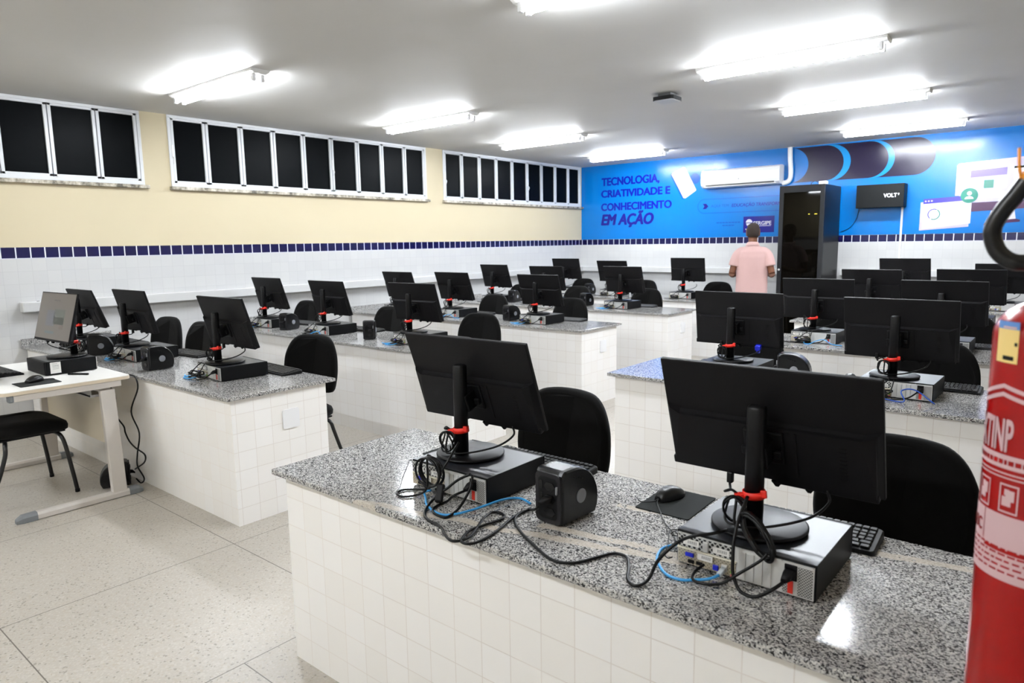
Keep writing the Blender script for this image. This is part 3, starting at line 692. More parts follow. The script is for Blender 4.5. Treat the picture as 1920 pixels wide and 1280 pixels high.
# ------------------------------------------------------------------ white side table with its computer
TT = 0.765
t = empty('white_table', (1.755, 1.447, 0)); tag(t, 'white-topped table with pale metal legs standing against the nearest left-hand desk', 'table')
EDGE = mat('beige_edge_band', (222,208,186), 0.5); TOPW = mat('white_laminate', (240,238,234), 0.3); PALE = mat('pale_grey_steel', (206,200,194), 0.4); CAPG = mat('grey_cap', (120,124,128), 0.45)
b = MB(); b.prism(rrect(1.20, 0.70, 0.04, 8), TT-0.022, TT-0.003, 'z', EDGE); b.prism(rrect(1.198, 0.698, 0.04, 8), TT-0.003, TT, 'z', TOPW); b.build('tabletop', None, t)
for sx in (-1, 1):
    b = MB(); x = sx*0.572
    xb = x+sx*0.045; b.loft([[(xx+u, v, z) for u, v in rrect(0.04, 0.085, 0.006, 3, 0, 0.207)] for xx, z in ((xb, 0.035), (x, DT-0.06))], smooth=False); b.box((x-0.02, -0.29, TT-0.062), (x+0.02, 0.29, TT-0.022), bev=0.004)
    lg = b.build('leg', PALE, t); xt = x; x = xb
    b = MB(); b.loft([[(x+a, yy, 0.004+z) for a, z in [(-0.026*s_, 0), (0.026*s_, 0), (0.026*s_, 0.026*s_), (0.016*s_, 0.04*s_), (-0.016*s_, 0.04*s_), (-0.026*s_, 0.026*s_)]] for yy, s_ in ((-0.27, 1), (0.28, 1))], smooth=False); b.build('foot_bar', PALE, lg)
    for y0, y1 in ((-0.25, -0.355), (0.26, 0.345)):
        b = MB(); b.loft([[(x+a, yy, 0.001+z) for a, z in [(-0.03*s_, 0), (0.03*s_, 0), (0.03*s_, 0.03*s_), (0.018*s_, 0.046*s_), (-0.018*s_, 0.046*s_), (-0.03*s_, 0.03*s_)]] for yy, s_ in ((y0, 1), (y0+(y1-y0)*0.7, 0.95), (y1, 0.55))], smooth=False); b.build('foot_cap', CAPG, lg)
    x = xt; b = MB(); b.box((x-0.022, -0.315, TT-0.064), (x+0.022, -0.285, TT-0.022), bev=0.008); b.build('end_cap', CAPG, lg)
b = MB(); b.box((-0.55, 0.20, 0.33), (0.55, 0.216, DT-0.10)); b.build('modesty_panel', mat('beige_panel', (214,204,184), 0.5), t)
b = MB(); b.box((-0.55, 0.12, DT-0.10), (0.55, 0.20, DT-0.085), bev=0.003); b.box((-0.55, 0.12, DT-0.10), (0.55, 0.126, DT-0.04)); b.build('cable_tray', mat('tray_grey', (150,148,146), 0.45), t)
o = dup(pc0); o.location = (1.775, 1.748, TT); o.rotation_euler = (0, 0, PI)
tag(o, 'black desktop computer with a white paper label on the white table', 'computer', 'desktop computers under the monitors')
b = MB(); b.box((-0.1708, 0.215, 0.012), (-0.1702, 0.275, 0.084), PAPER)
for kz in (0.074, 0.064, 0.058, 0.050, 0.040): b.box((-0.1711, 0.225 if kz != 0.074 else 0.233, kz), (-0.1708, 0.262, kz+0.0018), INK)
b.build('paper_label', None, o)['label'] = 'white paper label'
mo = dup(m0); mo.location = (1.80, 1.665, TT+PH+0.0055); mo.rotation_euler = (0, 0, PI+0.06)
tag(mo, 'monitor with its lit beige screen facing the camera on the white table', 'monitor', 'black monitors on the desks')
pn = kid(mo, 'panel'); pn.location = (0, 0.13, 0.955-DT-PH-0.0055); pn.rotation_euler = (0.26, 0, 0)
so = kid(pn, 'screen')
bpy.data.objects.remove(so)
b = MB()
def lit(nm, c, s_): return mat(nm, tuple(int(v*.45) for v in c), 0.3, emit=c, estr=s_)
b.box((-0.264, 0.0035, 0.014), (0.264, 0.0048, 0.319), lit('screen_page', (150,140,130), 0.12))
def sq(x0, z0, x1, z1, m_): b.box((-x0, 0.0048, z0), (-x1, 0.0051, z1), m_)
sq(-0.13, 0.10, 0.0, 0.205, lit('screen_tile_pale', (140,142,150), 0.12)); sq(-0.02, 0.115, 0.145, 0.215, lit('screen_tile_green', (126,132,120), 0.12))
for q in range(3): sq(-0.02+q*0.055, 0.115, -0.02+q*0.055+0.05, 0.16, lit('screen_tile_grey', (120,122,114), 0.12))
sq(0.085, 0.085, 0.145, 0.112, lit('screen_tile_tan', (140,124,110), 0.12)); sq(-0.12, 0.05, 0.02, 0.066, lit('screen_text_blue', (120,146,152), 0.12)); sq(-0.05, 0.268, 0.04, 0.276, lit('screen_text_grey', (118,110,104), 0.12))
b.build('screen', None, pn)['label'] = 'lit screen with a beige page'
o = dup(kb0); o.location = (1.53, 1.305, TT); o.rotation_euler = (0, 0, 0.03); tag(o, 'black keyboard on the white table at the left picture edge', 'keyboard', 'black keyboards')
o = dup(pd0); o.location = (2.15, 1.335, TT); tag(o, 'dark mouse pad on the white table', 'mouse pad', 'mouse pads')
o = dup(ms0); o.location = (2.11, 1.335, TT+0.003); o.rotation_euler = (0, 0, 0.5); tag(o, 'black mouse on the pad on the white table', 'mouse', 'computer mice')
b = MB(); b.tube([(2.03, 1.57, TT+0.007), (2.12, 1.63, TT+0.007)], [0.0065, 0.006]); b.tube([(2.005, 1.553, TT+0.007), (2.03, 1.57, TT+0.007)], 0.0075); tag(b.build('marker_pen', BLKM), 'short black pen lying on the white table beside the computer', 'pen')

b = MB(); b.box((6.725, 3.70, DT), (6.80, 3.93, DT+.002)); tag(b.build('paper_sheet', PAPER), 'white sheet of paper on second right-hand granite top, just left of the extinguisher', 'paper')

# ------------------------------------------------------------------ cables
def cable(name, pts, r, m_, label, n=6, extra=None, group='loose cables'):
    b = MB(); b.tube(cr(pts, n), r, m_, seg=8)
    if extra: extra(b)
    o = b.build(name, m_); tag(o, label, 'cable', group); return o
cable('power_cord', [(2.15,1.73,.70), (2.135,1.77,.603),(2.074,1.785,.493),(2.085,1.785,.449),(2.173,1.79,.399),(2.189,1.79,.358),(2.272,1.78,.314),(2.39,1.77,.293),(2.50,1.77,.279),(2.525,1.77,.256),(2.47,1.78,.21),(2.33,1.80,.15),(2.20,1.825,.10)], .005, BLKC, 'black cord bulging sideways above the stabilizer under the white table')
cable('power_cord', [(2.25,1.77,DT+.006),(2.30,1.815,DT+.006),(2.345,1.825,.74),(2.374,1.82,.671),(2.265,1.81,.508),(2.36,1.81,.38),(2.30,1.81,.23),(2.31,1.80,.15),(2.32,1.83,.06),(2.25,1.835,.012),(2.19,1.83,.03)], .005, BLKC, 'black cord hanging over the white table corner down to the floor')
# foreground left computer
def ad(b): b.box((-.013,-.03,-.009), (.013,.03,.009), BLKM, bev=.006, X=Matrix.Translation((5.505,1.463,.787)) @ Matrix.Rotation(0.5,4,'Z') @ Matrix.Rotation(0.9,4,'X'))
cable('network_cable', [(5.423,1.503,.767),(5.41,1.485,.763),(5.44,1.462,.756),(5.475,1.432,.754),(5.529,1.408,.754),(5.575,1.402,.754),(5.608,1.424,.756),(5.634,1.478,.760),(5.650,1.532,.764),(5.655,1.590,.762),(5.665,1.632,.757),(5.69,1.648,.755),(5.735,1.633,.755)], .0036, BLUEC, 'light blue network cable curving across the granite in the foreground')
ring = [(5.432+.052*math.cos(a)+.003*math.sin(a*.37), 1.494+.012*math.sin(a*.3)-.004, .835+.047*math.sin(a)) for a in [2*PI*k/16 for k in range(70)]]
cable('video_cord', [(5.50,1.56,.93),(5.497,1.50,.87),(5.477,1.487,.832)]+ring+[(5.432,1.478,.79),(5.40,1.47,.758),(5.365,1.43,.754),(5.324,1.44,.754),(5.319,1.475,.754),(5.345,1.50,.754),(5.374,1.512,.757),(5.457,1.518,.775)], .0036, BLKC, 'black video cord coiled against rear of the computer nearest the granite corner', 3)
cable('thin_lead', [(5.29,1.56,.80),(5.297,1.53,.84),(5.315,1.50,.83),(5.305,1.485,.79),(5.29,1.485,.756),(5.311,1.45,.7535)], .0014, BLKC, 'thin black lead looping at the granite corner side of a computer')
cable('power_cord', [(5.577,1.499,.80),(5.56,1.47,.79),(5.53,1.47,.765),(5.512,1.455,.755),(5.52,1.42,.755),(5.545,1.395,.755),(5.588,1.387,.755),(5.604,1.40,.755),(5.60,1.45,.765),(5.60,1.50,.81),(5.595,1.52,.85)], .0042, BLKC, 'black power cord looping before rear panel of the left foreground computer')
cable('power_cord', [(5.59,1.515,.853),(5.55,1.50,.83),(5.523,1.478,.803),(5.505,1.463,.787),(5.488,1.445,.765),(5.50,1.41,.755),(5.531,1.371,.755),(5.575,1.345,.755),(5.64,1.332,.755),(5.69,1.30,.755),(5.735,1.285,.755),(5.755,1.32,.755),(5.735,1.38,.757),(5.705,1.445,.760),(5.690,1.50,.757),(5.715,1.515,.755),(5.742,1.49,.755),(5.735,1.42,.757),(5.728,1.36,.757),(5.752,1.30,.755),(5.785,1.30,.755),(5.795,1.34,.755),(5.785,1.42,.755),(5.760,1.52,.755),(5.765,1.585,.757),(5.80,1.555,.775),(5.845,1.515,.80),(5.865,1.505,.815)], .0042, BLKC, 'long black power cord with an inline connector tangled between foreground computer and stabilizer', 5, ad)
cable('power_cord', [(5.775,1.60,.757),(5.757,1.56,.755),(5.777,1.503,.755),(5.845,1.447,.755),(5.945,1.392,.755),(6.02,1.361,.755),(6.071,1.379,.755),(6.10,1.437,.755),(6.122,1.487,.755),(6.15,1.496,.755),(6.172,1.482,.755),(6.199,1.44,.755),(6.227,1.387,.755),(6.258,1.373,.755),(6.270,1.41,.760),(6.27,1.46,.79),(6.30,1.495,.83),(6.34,1.50,.857),(6.377,1.52,.866),(6.40,1.56,.868)], .0042, BLKC, 'long black cord snaking over the granite from stabilizer to front-right computer', 5)
# foreground right computer
cable('network_cable', [(6.40,1.52,.767),(6.385,1.498,.762),(6.36,1.488,.756),(6.328,1.468,.754),(6.289,1.470,.754),(6.251,1.503,.754),(6.223,1.544,.754),(6.212,1.60,.755),(6.235,1.64,.756)], .0036, BLUEC, 'light blue network cable looping at left of the front-right computer')
cable('power_cord', [(6.553,1.512,.80),(6.535,1.49,.785),(6.505,1.485,.762),(6.48,1.487,.757),(6.458,1.495,.762),(6.440,1.505,.79),(6.435,1.515,.82),(6.430,1.53,.857),(6.428,1.56,.90),(6.43,1.61,.945)], .0042, BLKC, 'black power cord hanging across the steel rear of front-right computer')
cable('video_cord', [(6.355,1.535,.775),(6.345,1.505,.765),(6.352,1.48,.757),(6.385,1.478,.757),(6.42,1.492,.765),(6.455,1.503,.795),(6.495,1.520,.83),(6.51,1.53,.85)], .0036, BLKC, 'black video cord sagging over the ports of front-right computer')
cx, cy, cz = 6.475, 1.572, .873
ring = []
for k in range(160):
    a = 2*PI*k/18; u = .062*math.cos(a)+.004*math.sin(k*.43); v = .026*math.sin(a)+.004*math.sin(k*.61)
    ring.append((cx+u*.66+v*.5, cy-.014-u*.25+.004*math.sin(k*.9), cz-u*.62+v*.75))
cable('cable_bundle', ring, .0040, BLKC, 'thick black coil of cable hanging at monitor pole of front-right computer', 2)
cable('mouse_lead', [(6.045,1.885,.765),(6.055,1.864,.757),(6.09,1.815,.757),(6.13,1.76,.754),(6.19,1.70,.754),(6.225,1.64,.754),(6.245,1.60,.757),(6.262,1.58,.765)], .0018, BLKC, 'thin black mouse lead crossing the granite before the dark mouse pad')
cable('keyboard_lead', [(6.262,1.60,.79),(6.235,1.62,.80),(6.21,1.65,.775),(6.215,1.69,.757),(6.20,1.73,.755),(6.18,1.70,.760),(6.21,1.63,.757),(6.23,1.57,.757),(6.25,1.55,.756),(6.265,1.545,.765)], .0018, BLKC, 'bunched thin lead beside left edge of front-right computer')
# clusters at the other computers, one bundle and one network cable each
def bundle_bm(seed):
    rnd = random.Random(seed); b = MB(); pts = []
    for k in range(46):
        a = k*0.62; pts.append((-0.06+0.055*math.cos(a)*rnd.uniform(.6, 1.1), -0.055+0.03*math.sin(a*1.1)*rnd.uniform(.5, 1.1), 0.012+0.022*(1+math.sin(a*0.7))*rnd.uniform(.4, 1)))
    b.tube(cr([(-0.11, -0.004, 0.03), (-0.11, -0.03, 0.015)]+pts+[(-0.03, -0.05, 0.09), (-0.02, -0.03, 0.105)], 3), 0.0033, seg=6)
    b.tube(cr([(0.109, -0.03, 0.05), (0.07, -0.06, 0.02), (0.0, -0.075, 0.005), (-0.06, -0.06, 0.004), (-0.14, -0.07, 0.004), (-0.22, -0.04, 0.004)], 5), 0.0038, seg=6)
    b.tube(cr([(-0.06, -0.01, 0.02), (-0.08, -0.05, 0.03), (-0.05, -0.08, 0.02), (-0.01, -0.06, 0.04), (0.0, -0.02, 0.10)], 5), 0.003, seg=6)
    return b
def net_bm(v):
    b = MB()
    b.tube(cr([[(-0.044, -0.03, 0.017), (-0.05, -0.06, 0.005), (0.0, -0.10, 0.004), (0.05, -0.085, 0.03), (0.10, -0.06, 0.04), (0.16, -0.075, 0.012), (0.23, -0.06, 0.004)],
               [(-0.044, -0.03, 0.017), (-0.09, -0.09, 0.004), (-0.16, -0.095, 0.004), (-0.12, -0.06, 0.012), (-0.2, -0.07, 0.004), (-0.25, -0.05, 0.004)],
               [(-0.044, -0.03, 0.017), (-0.03, -0.07, 0.006), (0.06, -0.08, 0.004), (0.04, -0.05, 0.05), (0.10, -0.04, 0.06), (0.19, -0.06, 0.006)]][v], 6), 0.0034, seg=6)
    return b
bm_ = [bundle_bm(k).build('cable_bundle', BLKC) for k in range(3)]
nb_ = [net_bm(0).build('network_cable', BLUEC), net_bm(1).build('network_cable', BLUEC), net_bm(2).build('network_cable', DBLUEC)]
usedb, usedn = set(), set()
VAR = dict(C=(0,1), B=(1,1), A=(2,None), D=(1,1), E=(0,0), F=(2,1), G=(0,None), H=(1,0), I=(2,1), J=(0,None), L=(1,1), N=(0,None), O=(2,None), R=(0,None), S=(1,2), T=(2,0), U=(0,None))
for i, (k, (vb, vn)) in enumerate(VAR.items()):
    x, y, a = PCX.get(k, (MON[k][0]+0.02, MON[k][1]-0.20, 0)); c_, d_ = where(k)
    src = bm_[vb]; o = src if vb not in usedb else src.copy()
    if o is not src: col.objects.link(o)
    usedb.add(vb); o.location = (x, y, DT+0.002); o.rotation_euler = (0, 0, math.radians(a))
    tag(o, 'tangle of black cables at rear of computer, %s of %s' % (c_, d_), 'cable', 'black cable tangles')
    if vn is not None:
        src = nb_[vn]; o = src if vn not in usedn else src.copy()
        if o is not src: col.objects.link(o)
        usedn.add(vn); o.location = (x, y, DT+0.002); o.rotation_euler = (0, 0, math.radians(a))
        tag(o, '%s network cable at rear of computer, %s of %s' % ('dark blue' if vn == 2 else 'light blue', c_, d_), 'cable', 'blue network cables')
for k in 'PQ':
    pass

# ------------------------------------------------------------------ mural on the back wall
MU = {}
def mural_mat(nm, c, r=0.2):
    mt = mat('vinyl_'+nm, c, r, spec=0.32)
    g = NG(mt); nz = g.noise(g.pos()[0], 3.0, 3.0); g.bump(nz, 0.10, 0.03)
    return mt
V_BLUE = mural_mat('blue', (0,108,186)); V_CYAN = mural_mat('cyan', (0,128,196)); V_DARK = mural_mat('plum', (20,11,42)); V_TXT = mural_mat('navy', (10,26,140)); V_TXTB = mural_mat('deep_navy', (16,18,120)); V_MID = mural_mat('mid_blue', (2,74,160))
V_WHITE = mural_mat('white', (206,205,214)); V_LAV = mural_mat('lavender', (184,178,212)); V_PUR = mural_mat('purple', (112,92,186)); V_TEAL = mural_mat('teal', (14,118,102)); V_IND = mural_mat('indigo', (70,64,170)); V_GREY = mural_mat('grey', (176,176,190)); V_PLUM2 = mural_mat('wine', (62,28,66)); V_PINK = mural_mat('pale_pink', (200,186,212))
mural = MB(); mural.box((0.002, D-0.0035, ZB2+0.002), (W-0.003, D-0.0005, H-0.002)); mural = mural.build('wall_mural', V_BLUE)
tag(mural, 'glossy bright blue mural with a slogan and drawn computer windows along the back wall', 'mural')
def yl(k): return D-0.0035-0.0008*k
def shape(nm, items, lay):
    b = MB()
    for poly, m_ in items: b.prism(poly, yl(lay)-0.0006, yl(lay)+0.0002, 'y', m_)
    return b.build(nm, None, mural)
def capsule(x0, x1, zc, r): return [(x0, zc-r)] + [(x1-r+r*math.sin(a), zc-r*math.cos(a)) for a in [PI*k/24 for k in range(25)]] + [(x0, zc+r)]
def circ(x, z, r, n=28): return [(x+r*math.cos(2*PI*k/n), z+r*math.sin(2*PI*k/n)) for k in range(n)]
def wtext(nm, lines, m_, lay):
    b = MB()
    for s_, x0, x1, z0, z1, sh, bo in lines: put_text(b, s_, lambda x, z, l: (x, yl(lay)-l, z), m_, x0, x1, z0, z1, sh, bo)
    o = b.build(nm, None, mural)
    return o
for ln_ in (('TECNOLOGIA,', .418, 1.53, 2.478, 2.638, 0, .055), ('CRIATIVIDADE E', .41, 1.725, 2.30, 2.43, 0, .055), ('CONHECIMENTO', .41, 1.754, 2.075, 2.208, 0, .055)): wtext('slogan_text', [ln_], V_TXT, 1)
wtext('slogan_text', [('EM AÇÃO', .409, 1.435, 1.785, 2.065, .22, .062)], V_TXTB, 1)
zc, rr = 2.59, .24
shape('pill_shape', [(capsule(4.6, 5.412, zc, rr), V_DARK)], 1); shape('pill_shape', [(capsule(4.3, 4.948, zc, rr), V_CYAN)], 2); shape('pill_shape', [(capsule(4.0, 4.874, zc, rr), V_DARK)], 3)
shape('pill_shape', [(capsule(3.8, 4.411, zc, rr), V_CYAN)], 4); shape('pill_shape', [(capsule(3.5, 4.321, zc, rr), V_DARK)], 5); shape('pill_shape', [(capsule(3.2, 3.856, zc, rr), V_BLUE)], 6)
# phone drawing
ph = [(1.742, 2.60), (1.76, 2.63), (1.94, 2.705), (1.975, 2.70), (2.17, 2.345), (2.165, 2.325), (1.99, 2.215), (1.955, 2.22)]
shape('phone_drawing', [([(x-0.02, z-0.008) for x, z in ph], V_MID)], 1); shape('phone_drawing', [(ph, V_PINK)], 2); shape('phone_drawing', [([(1.775, 2.573), (1.86, 2.612), (1.864, 2.603), (1.779, 2.564)], V_PUR)], 3)
shape('disc_drawing', [(circ(2.143, 2.511, 0.082), V_MID)], 1)
# rounded outline with small writing
po = rrect(1.62, .22, .109, 8, 3.01, 2.075); pi_ = rrect(1.606, .206, .102, 8, 3.01, 2.075)
b = MB(); 
R1 = b.ring([(x, yl(1), z) for x, z in po]); R2 = b.ring([(x, yl(1), z) for x, z in pi_])
for k in range(len(R1)): b.bm.faces.new((R1[k], R1[(k+1) % len(R1)], R2[(k+1) % len(R1)], R2[k]))
o = b.build('pill_outline', V_MID, mural); md = o.modifiers.new('thick', 'SOLIDIFY'); md.thickness = 0.0006; md.offset = 0
shape('arrow_mark', [([(2.285, 2.115), (2.34, 2.115), (2.378, 2.075), (2.34, 2.035), (2.285, 2.035), (2.315, 2.075)], V_TXTB)], 1)
wtext('banner_text', [('AQUI TEM', 2.416, 2.707, 2.048, 2.094, .15, .0)], V_MID, 1)
wtext('banner_text', [('EDUCAÇÃO TRANSFORMADORA', 2.753, 3.72, 2.036, 2.108, .15, .02)], V_TXT, 1)
shape('small_print', [([(2.517+q*.048, z), (2.517+q*.048+w_, z), (2.517+q*.048+w_, z+.014), (2.517+q*.048, z+.014)], V_MID) for z, r_ in ((1.808, range(8)), (1.765, range(2, 6))) for q, w_ in [(q, .04) for q in r_]], 1)
shape('state_logo', [([(2.943, 1.655), (3.408, 1.655), (3.408, 1.895), (2.943, 1.895)], V_TXTB)], 1)
shape('state_logo', [([(3.031+.05*math.cos(a), 1.805+.05*math.sin(a)) for a in [PI*k/14 for k in range(15)]], V_WHITE), ([(2.985, 1.795), (3.0, 1.76), (3.062, 1.76), (3.077, 1.795)], V_WHITE), ([(3.008, 1.752), (3.02, 1.735), (3.042, 1.735), (3.054, 1.752)], V_WHITE)], 2)
wtext('state_logo_text', [('SERGIPE', 3.095, 3.365, 1.765, 1.822, .0, .03)], V_WHITE, 2)
shape('state_logo', [([(3.10, 1.748), (3.36, 1.748), (3.36, 1.755), (3.10, 1.755)], V_WHITE), ([(2.978, 1.70), (2.99, 1.70), (2.99, 1.715), (2.978, 1.715)], V_WHITE)], 2)
# drawn monitor, window card and icons
shape('monitor_drawing', [([(5.655, 2.06), (5.655, 2.43), (5.675, 2.455), (7.0, 2.52), (7.0, 2.0)], V_PINK)], 1)
shape('monitor_drawing', [([(5.70, 1.965), (5.70, 2.43), (7.0, 2.495), (7.0, 1.98)], V_LAV), ([(5.80, 1.855), (5.80, 1.965), (7.0, 1.99), (7.0, 1.90)], V_PLUM2)], 2)
shape('monitor_drawing', [([(5.807, 2.272), (6.176, 2.288), (6.176, 2.374), (5.807, 2.356)], V_PUR), (rrect(.09, .086, .008, cx=5.86, cz=2.177), V_WHITE), (rrect(.1, .098, .006, cx=6.0, cz=2.185), V_TEAL), (rrect(.1, .094, .008, cx=6.135, cz=2.192), V_WHITE), (rrect(.236, .074, .036, cx=6.07, cz=2.053), V_WHITE), ([(6.246, 2.225), (6.56, 2.24), (6.56, 2.385), (6.246, 2.375)], V_WHITE), ([(6.246, 2.355), (6.56, 2.365), (6.56, 2.39), (6.246, 2.378)], V_TEAL), ([(6.08, 2.09), (6.084, 2.09), (6.084, 2.145), (6.08, 2.145)], V_GREY)], 3)
shape('monitor_drawing', [([(6.02, 1.735), (6.045, 1.86), (6.28, 1.87), (6.30, 1.745)], V_WHITE)], 1)
shape('monitor_drawing', [([(5.975, 1.688), (5.99, 1.712), (6.06, 1.735), (6.30, 1.755), (6.345, 1.74), (6.34, 1.718), (6.2, 1.708)], V_PLUM2)], 2)
shape('window_drawing', [([(5.282, 1.635), (5.282, 1.995), (5.822, 2.03), (5.822, 1.672)], V_LAV)], 3)
shape('window_drawing', [([(5.312, 1.652), (5.312, 2.035), (5.838, 2.058), (5.838, 1.712)], V_WHITE)], 4)
shape('window_drawing', [([(5.312, 1.972), (5.312, 2.035), (5.838, 2.058), (5.838, 2.0)], V_IND)], 5)
shape('window_drawing', [(circ(5.338+q*.034, 2.006+q*.001, .011, 14), V_LAV) for q in range(3)], 6)
b = MB()
for a0, a1, m_ in ((-2.0, 1.0, V_TEAL), (1.1, 4.0, V_IND)):
    A = [a0+(a1-a0)*k/20 for k in range(21)]
    b.prism([(5.437+.070*math.cos(a), 1.838+.070*math.sin(a)) for a in A]+[(5.437+.060*math.cos(a), 1.838+.060*math.sin(a)) for a in A[::-1]], yl(5)-.0006, yl(5), 'y', m_)
b.build('ring_chart', None, mural)
shape('text_lines', [([(x0, z), (x1, z+.012), (x1, z+.018), (x0, z+.006)], V_GREY) for z, x0, x1 in ((1.918, 5.532, 5.765), (1.880, 5.534, 5.63), (1.884, 5.66, 5.767), (1.845, 5.534, 5.767), (1.808, 5.536, 5.60), (1.812, 5.63, 5.77), (1.772, 5.54, 5.69))], 5)
shape('person_icon', [(circ(5.808, 2.055, .092), V_TEAL)], 7)
shape('person_icon', [(circ(5.808, 2.082, .026), V_WHITE), ([(5.808+.048*math.cos(a), 2.012+.036*math.sin(a)) for a in [PI*k/14 for k in range(15)]], V_WHITE)], 8)

# ------------------------------------------------------------------ things on the back wall
ac = empty('air_conditioner', (2.925, D-0.004, 2.335)); tag(ac, 'white split air conditioner mounted on the blue mural', 'air conditioner')
b = MB(); pr = [(0, 0.02), (0, 0.275), (-.06, 0.28), (-.15, 0.272), (-.185, 0.25), (-.197, 0.20), (-.197, 0.085), (-.185, 0.045), (-.14, 0.012), (-.06, 0.0)]
b.loft([[(x, y*s_, 0.14+(z-0.14)*s_) for y, z in pr] for x, s_ in ((-.597, .95), (-.59, 1), (.59, 1), (.597, .95))], smooth=False); b.build('casing', WHITEP, ac)
b = MB(); b.box((-.52, -.188, .03), (.52, -.176, .050), bev=.003); b.build('air_outlet', mat('outlet_dark', (70,68,64), 0.5), ac)
b = MB(); b.X = Matrix.Translation((0, -.178, .022)) @ Matrix.Rotation(.5, 4, 'X'); b.box((-.54, -.012, -.004), (.54, .03, .004), bev=.002); b.build('louver', WHITEP, ac)
b = MB(); b.box((-.008, -.1995, .105), (.008, -.196, .12), bev=.002); b.build('badge', SILV, ac)
b = MB(); pts = cr([(3.61, D-.05, H-.003), (3.615, D-.05, 2.7), (3.63, D-.05, 2.52), (3.628, D-.05, 2.42), (3.60, D-.055, 2.372), (3.555, D-.06, 2.355), (3.525, D-.06, 2.353)], 6)
b.tube(pts, .033, seg=14); tag(b.build('pipe_cover', WHITEP), 'white bent pipe running from ceiling down to the air conditioner', 'pipe')
rk = empty('server_rack', (4.028, 10.03, 0)); tag(rk, 'tall black server cabinet with a dark glass door beside the person', 'cabinet')
b = MB(); b.box((-.29, -.36, .0), (.29, .36, 2.255), bev=.006); b.build('cabinet_body', mat('rack_steel', (7,8,11), 0.3, spec=0.1), rk)
fr = mat('rack_frame', (32,33,35), 0.5, spec=0.2)
b = MB()
for q in ((-.29, .0, -.235, 2.255), (.235, .0, .29, 2.255), (-.235, 2.165, .235, 2.255), (-.235, 0.0, .235, .06)): b.box((q[0], -.385, q[1]+.02 if q[1] == 0 else q[1]), (q[2], -.361, q[3]), bev=.003)
dr = b.build('door', fr, rk)
SMOKE = mat('smoked_glass', (7,6,4), 0.03, spec=0.5); SMOKE.node_tree.nodes['Principled BSDF'].inputs['IOR'].default_value = 1.22
b = MB(); b.box((-.236, -.375, .06), (.236, -.368, 2.166)); b.build('door_glass', SMOKE, dr)
b = MB(); b.X = Matrix.Translation((-.262, -.386, 1.14)) @ Matrix.Rotation(PI/2, 4, 'X'); b.lathe([(.014, 0), (.014, .008), (.008, .016)], seg=16); b.build('door_lock', STEEL, dr)
LED = mat('amber_led', (190,170,40), 0.4, emit=(200,180,40), estr=0.35)
for x, w_ in ((.10, .018), (.185, .034)):
    b = MB(); b.box((x-w_/2, -.3765, 1.868), (x+w_/2, -.3752, 1.880)); b.build('status_light', LED, dr)
ro = empty('small_router', (4.25, 9.80, 2.2555)); tag(ro, 'small white box with a black lead on top of the server cabinet', 'router')
b = MB(); b.box((-.05, -.04, 0), (.05, .04, .045), bev=.008); b.build('router_body', WHITEP, ro)
b = MB(); b.tube(cr([(-.05, 0, .02), (-.10, -.01, .05), (-.15, 0, .03), (-.16, 0, .006), (-.22, 0, .004)], 6), .004); b.build('router_lead', BLKC, ro)
vb = empty('battery_box', (4.835, D-0.004, 1.945)); tag(vb, 'black wall box lettered VOLT, hung on the blue mural', 'wall box')
b = MB(); b.box((-.285, -.195, 0), (.285, 0, .30), bev=.006); b.build('box_body', mat('box_black', (15,17,18), 0.5, spec=0.15), vb)
b = MB(); put_text(b, 'VOLT', lambda x, z, l: (x, -.1957-l, z), WHITEP, .045, .205, .125, .178, 0, .04); b.prism([(x, z) for x, z in circ(.222, .168, .009, 12)], -.1962, -.195, 'y', WHITEP)
b.box((.216, -.1964, .15), (.226, -.1952, .158), WHITEP)
b.build('box_lettering', None, vb)['label'] = 'white VOLT lettering'
b = MB(); b.box((5.062, D-.016, ZB1+.0), (5.086, D-.0045, 1.945), bev=.002); b.box((5.062, D-.016, 1.126), (5.086, D-.0015, ZB1+.001), bev=.002); tag(b.build('wall_conduit', WHITEP), 'thin white conduit running down the wall from the VOLT box', 'conduit')
cable('wall_lead', [(4.56, D-.05, 1.95), (4.545, D-.02, 1.90), (4.52, D-.012, 1.80), (4.46, D-.012, 1.71), (4.40, D-.012, 1.665), (4.33, D-.02, 1.64)], .004, BLKC, 'thin black lead drooping from the VOLT box to the server cabinet')

# ------------------------------------------------------------------ fire extinguisher
EX, EY, ER = 7.005, 1.25, 0.08
ex = empty('fire_extinguisher', (EX, EY, .80)); tag(ex, 'red fire extinguisher with printed label and black hose at the right edge', 'fire extinguisher')
RED = mat('extinguisher_red', (150,5,4), 0.24, spec=0.35); LABW = mat('label_white', (206,172,176), 0.45)
b = MB(); b.lathe([(.02, .002), (.07, .0), (.078, .01), (ER, .03), (ER, .625)] + [(ER*math.cos(a), .625+.055*math.sin(a)) for a in [PI/2*k/10 for k in range(1, 9)]] + [(.018, .682), (.018, .69)], seg=64); b.build('cylinder', RED, ex)
def wrap(th, z, off=.0006): return (-(ER+off)*math.sin(th/ER), -(ER+off)*math.cos(th/ER), z-.80)
def patch(b, t0, t1, z0, z1, m_, off=.0006, zs=None):
    n = max(2, int((t1-t0)/.004)); ts = [t0+(t1-t0)*k/n for k in range(n+1)]
    lo = b.ring([wrap(t, z0 if zs is None else z0+zs(t), off) for t in ts]); hi = b.ring([wrap(t, z1 if zs is None else z1+zs(t), off) for t in ts])
    i = b.mi(m_)
    for k in range(n): f = b.bm.faces.new((lo[k], lo[k+1], hi[k+1], hi[k])); f.material_index = i
rad = math.radians
T0, T1 = -ER*rad(60), ER*rad(100)
b = MB()
patch(b, T0, T1, 1.070, 1.150, LABW); patch(b, T0, T1, 1.150, 1.168, LABW); patch(b, T0, T1, 1.236, 1.256, LABW)
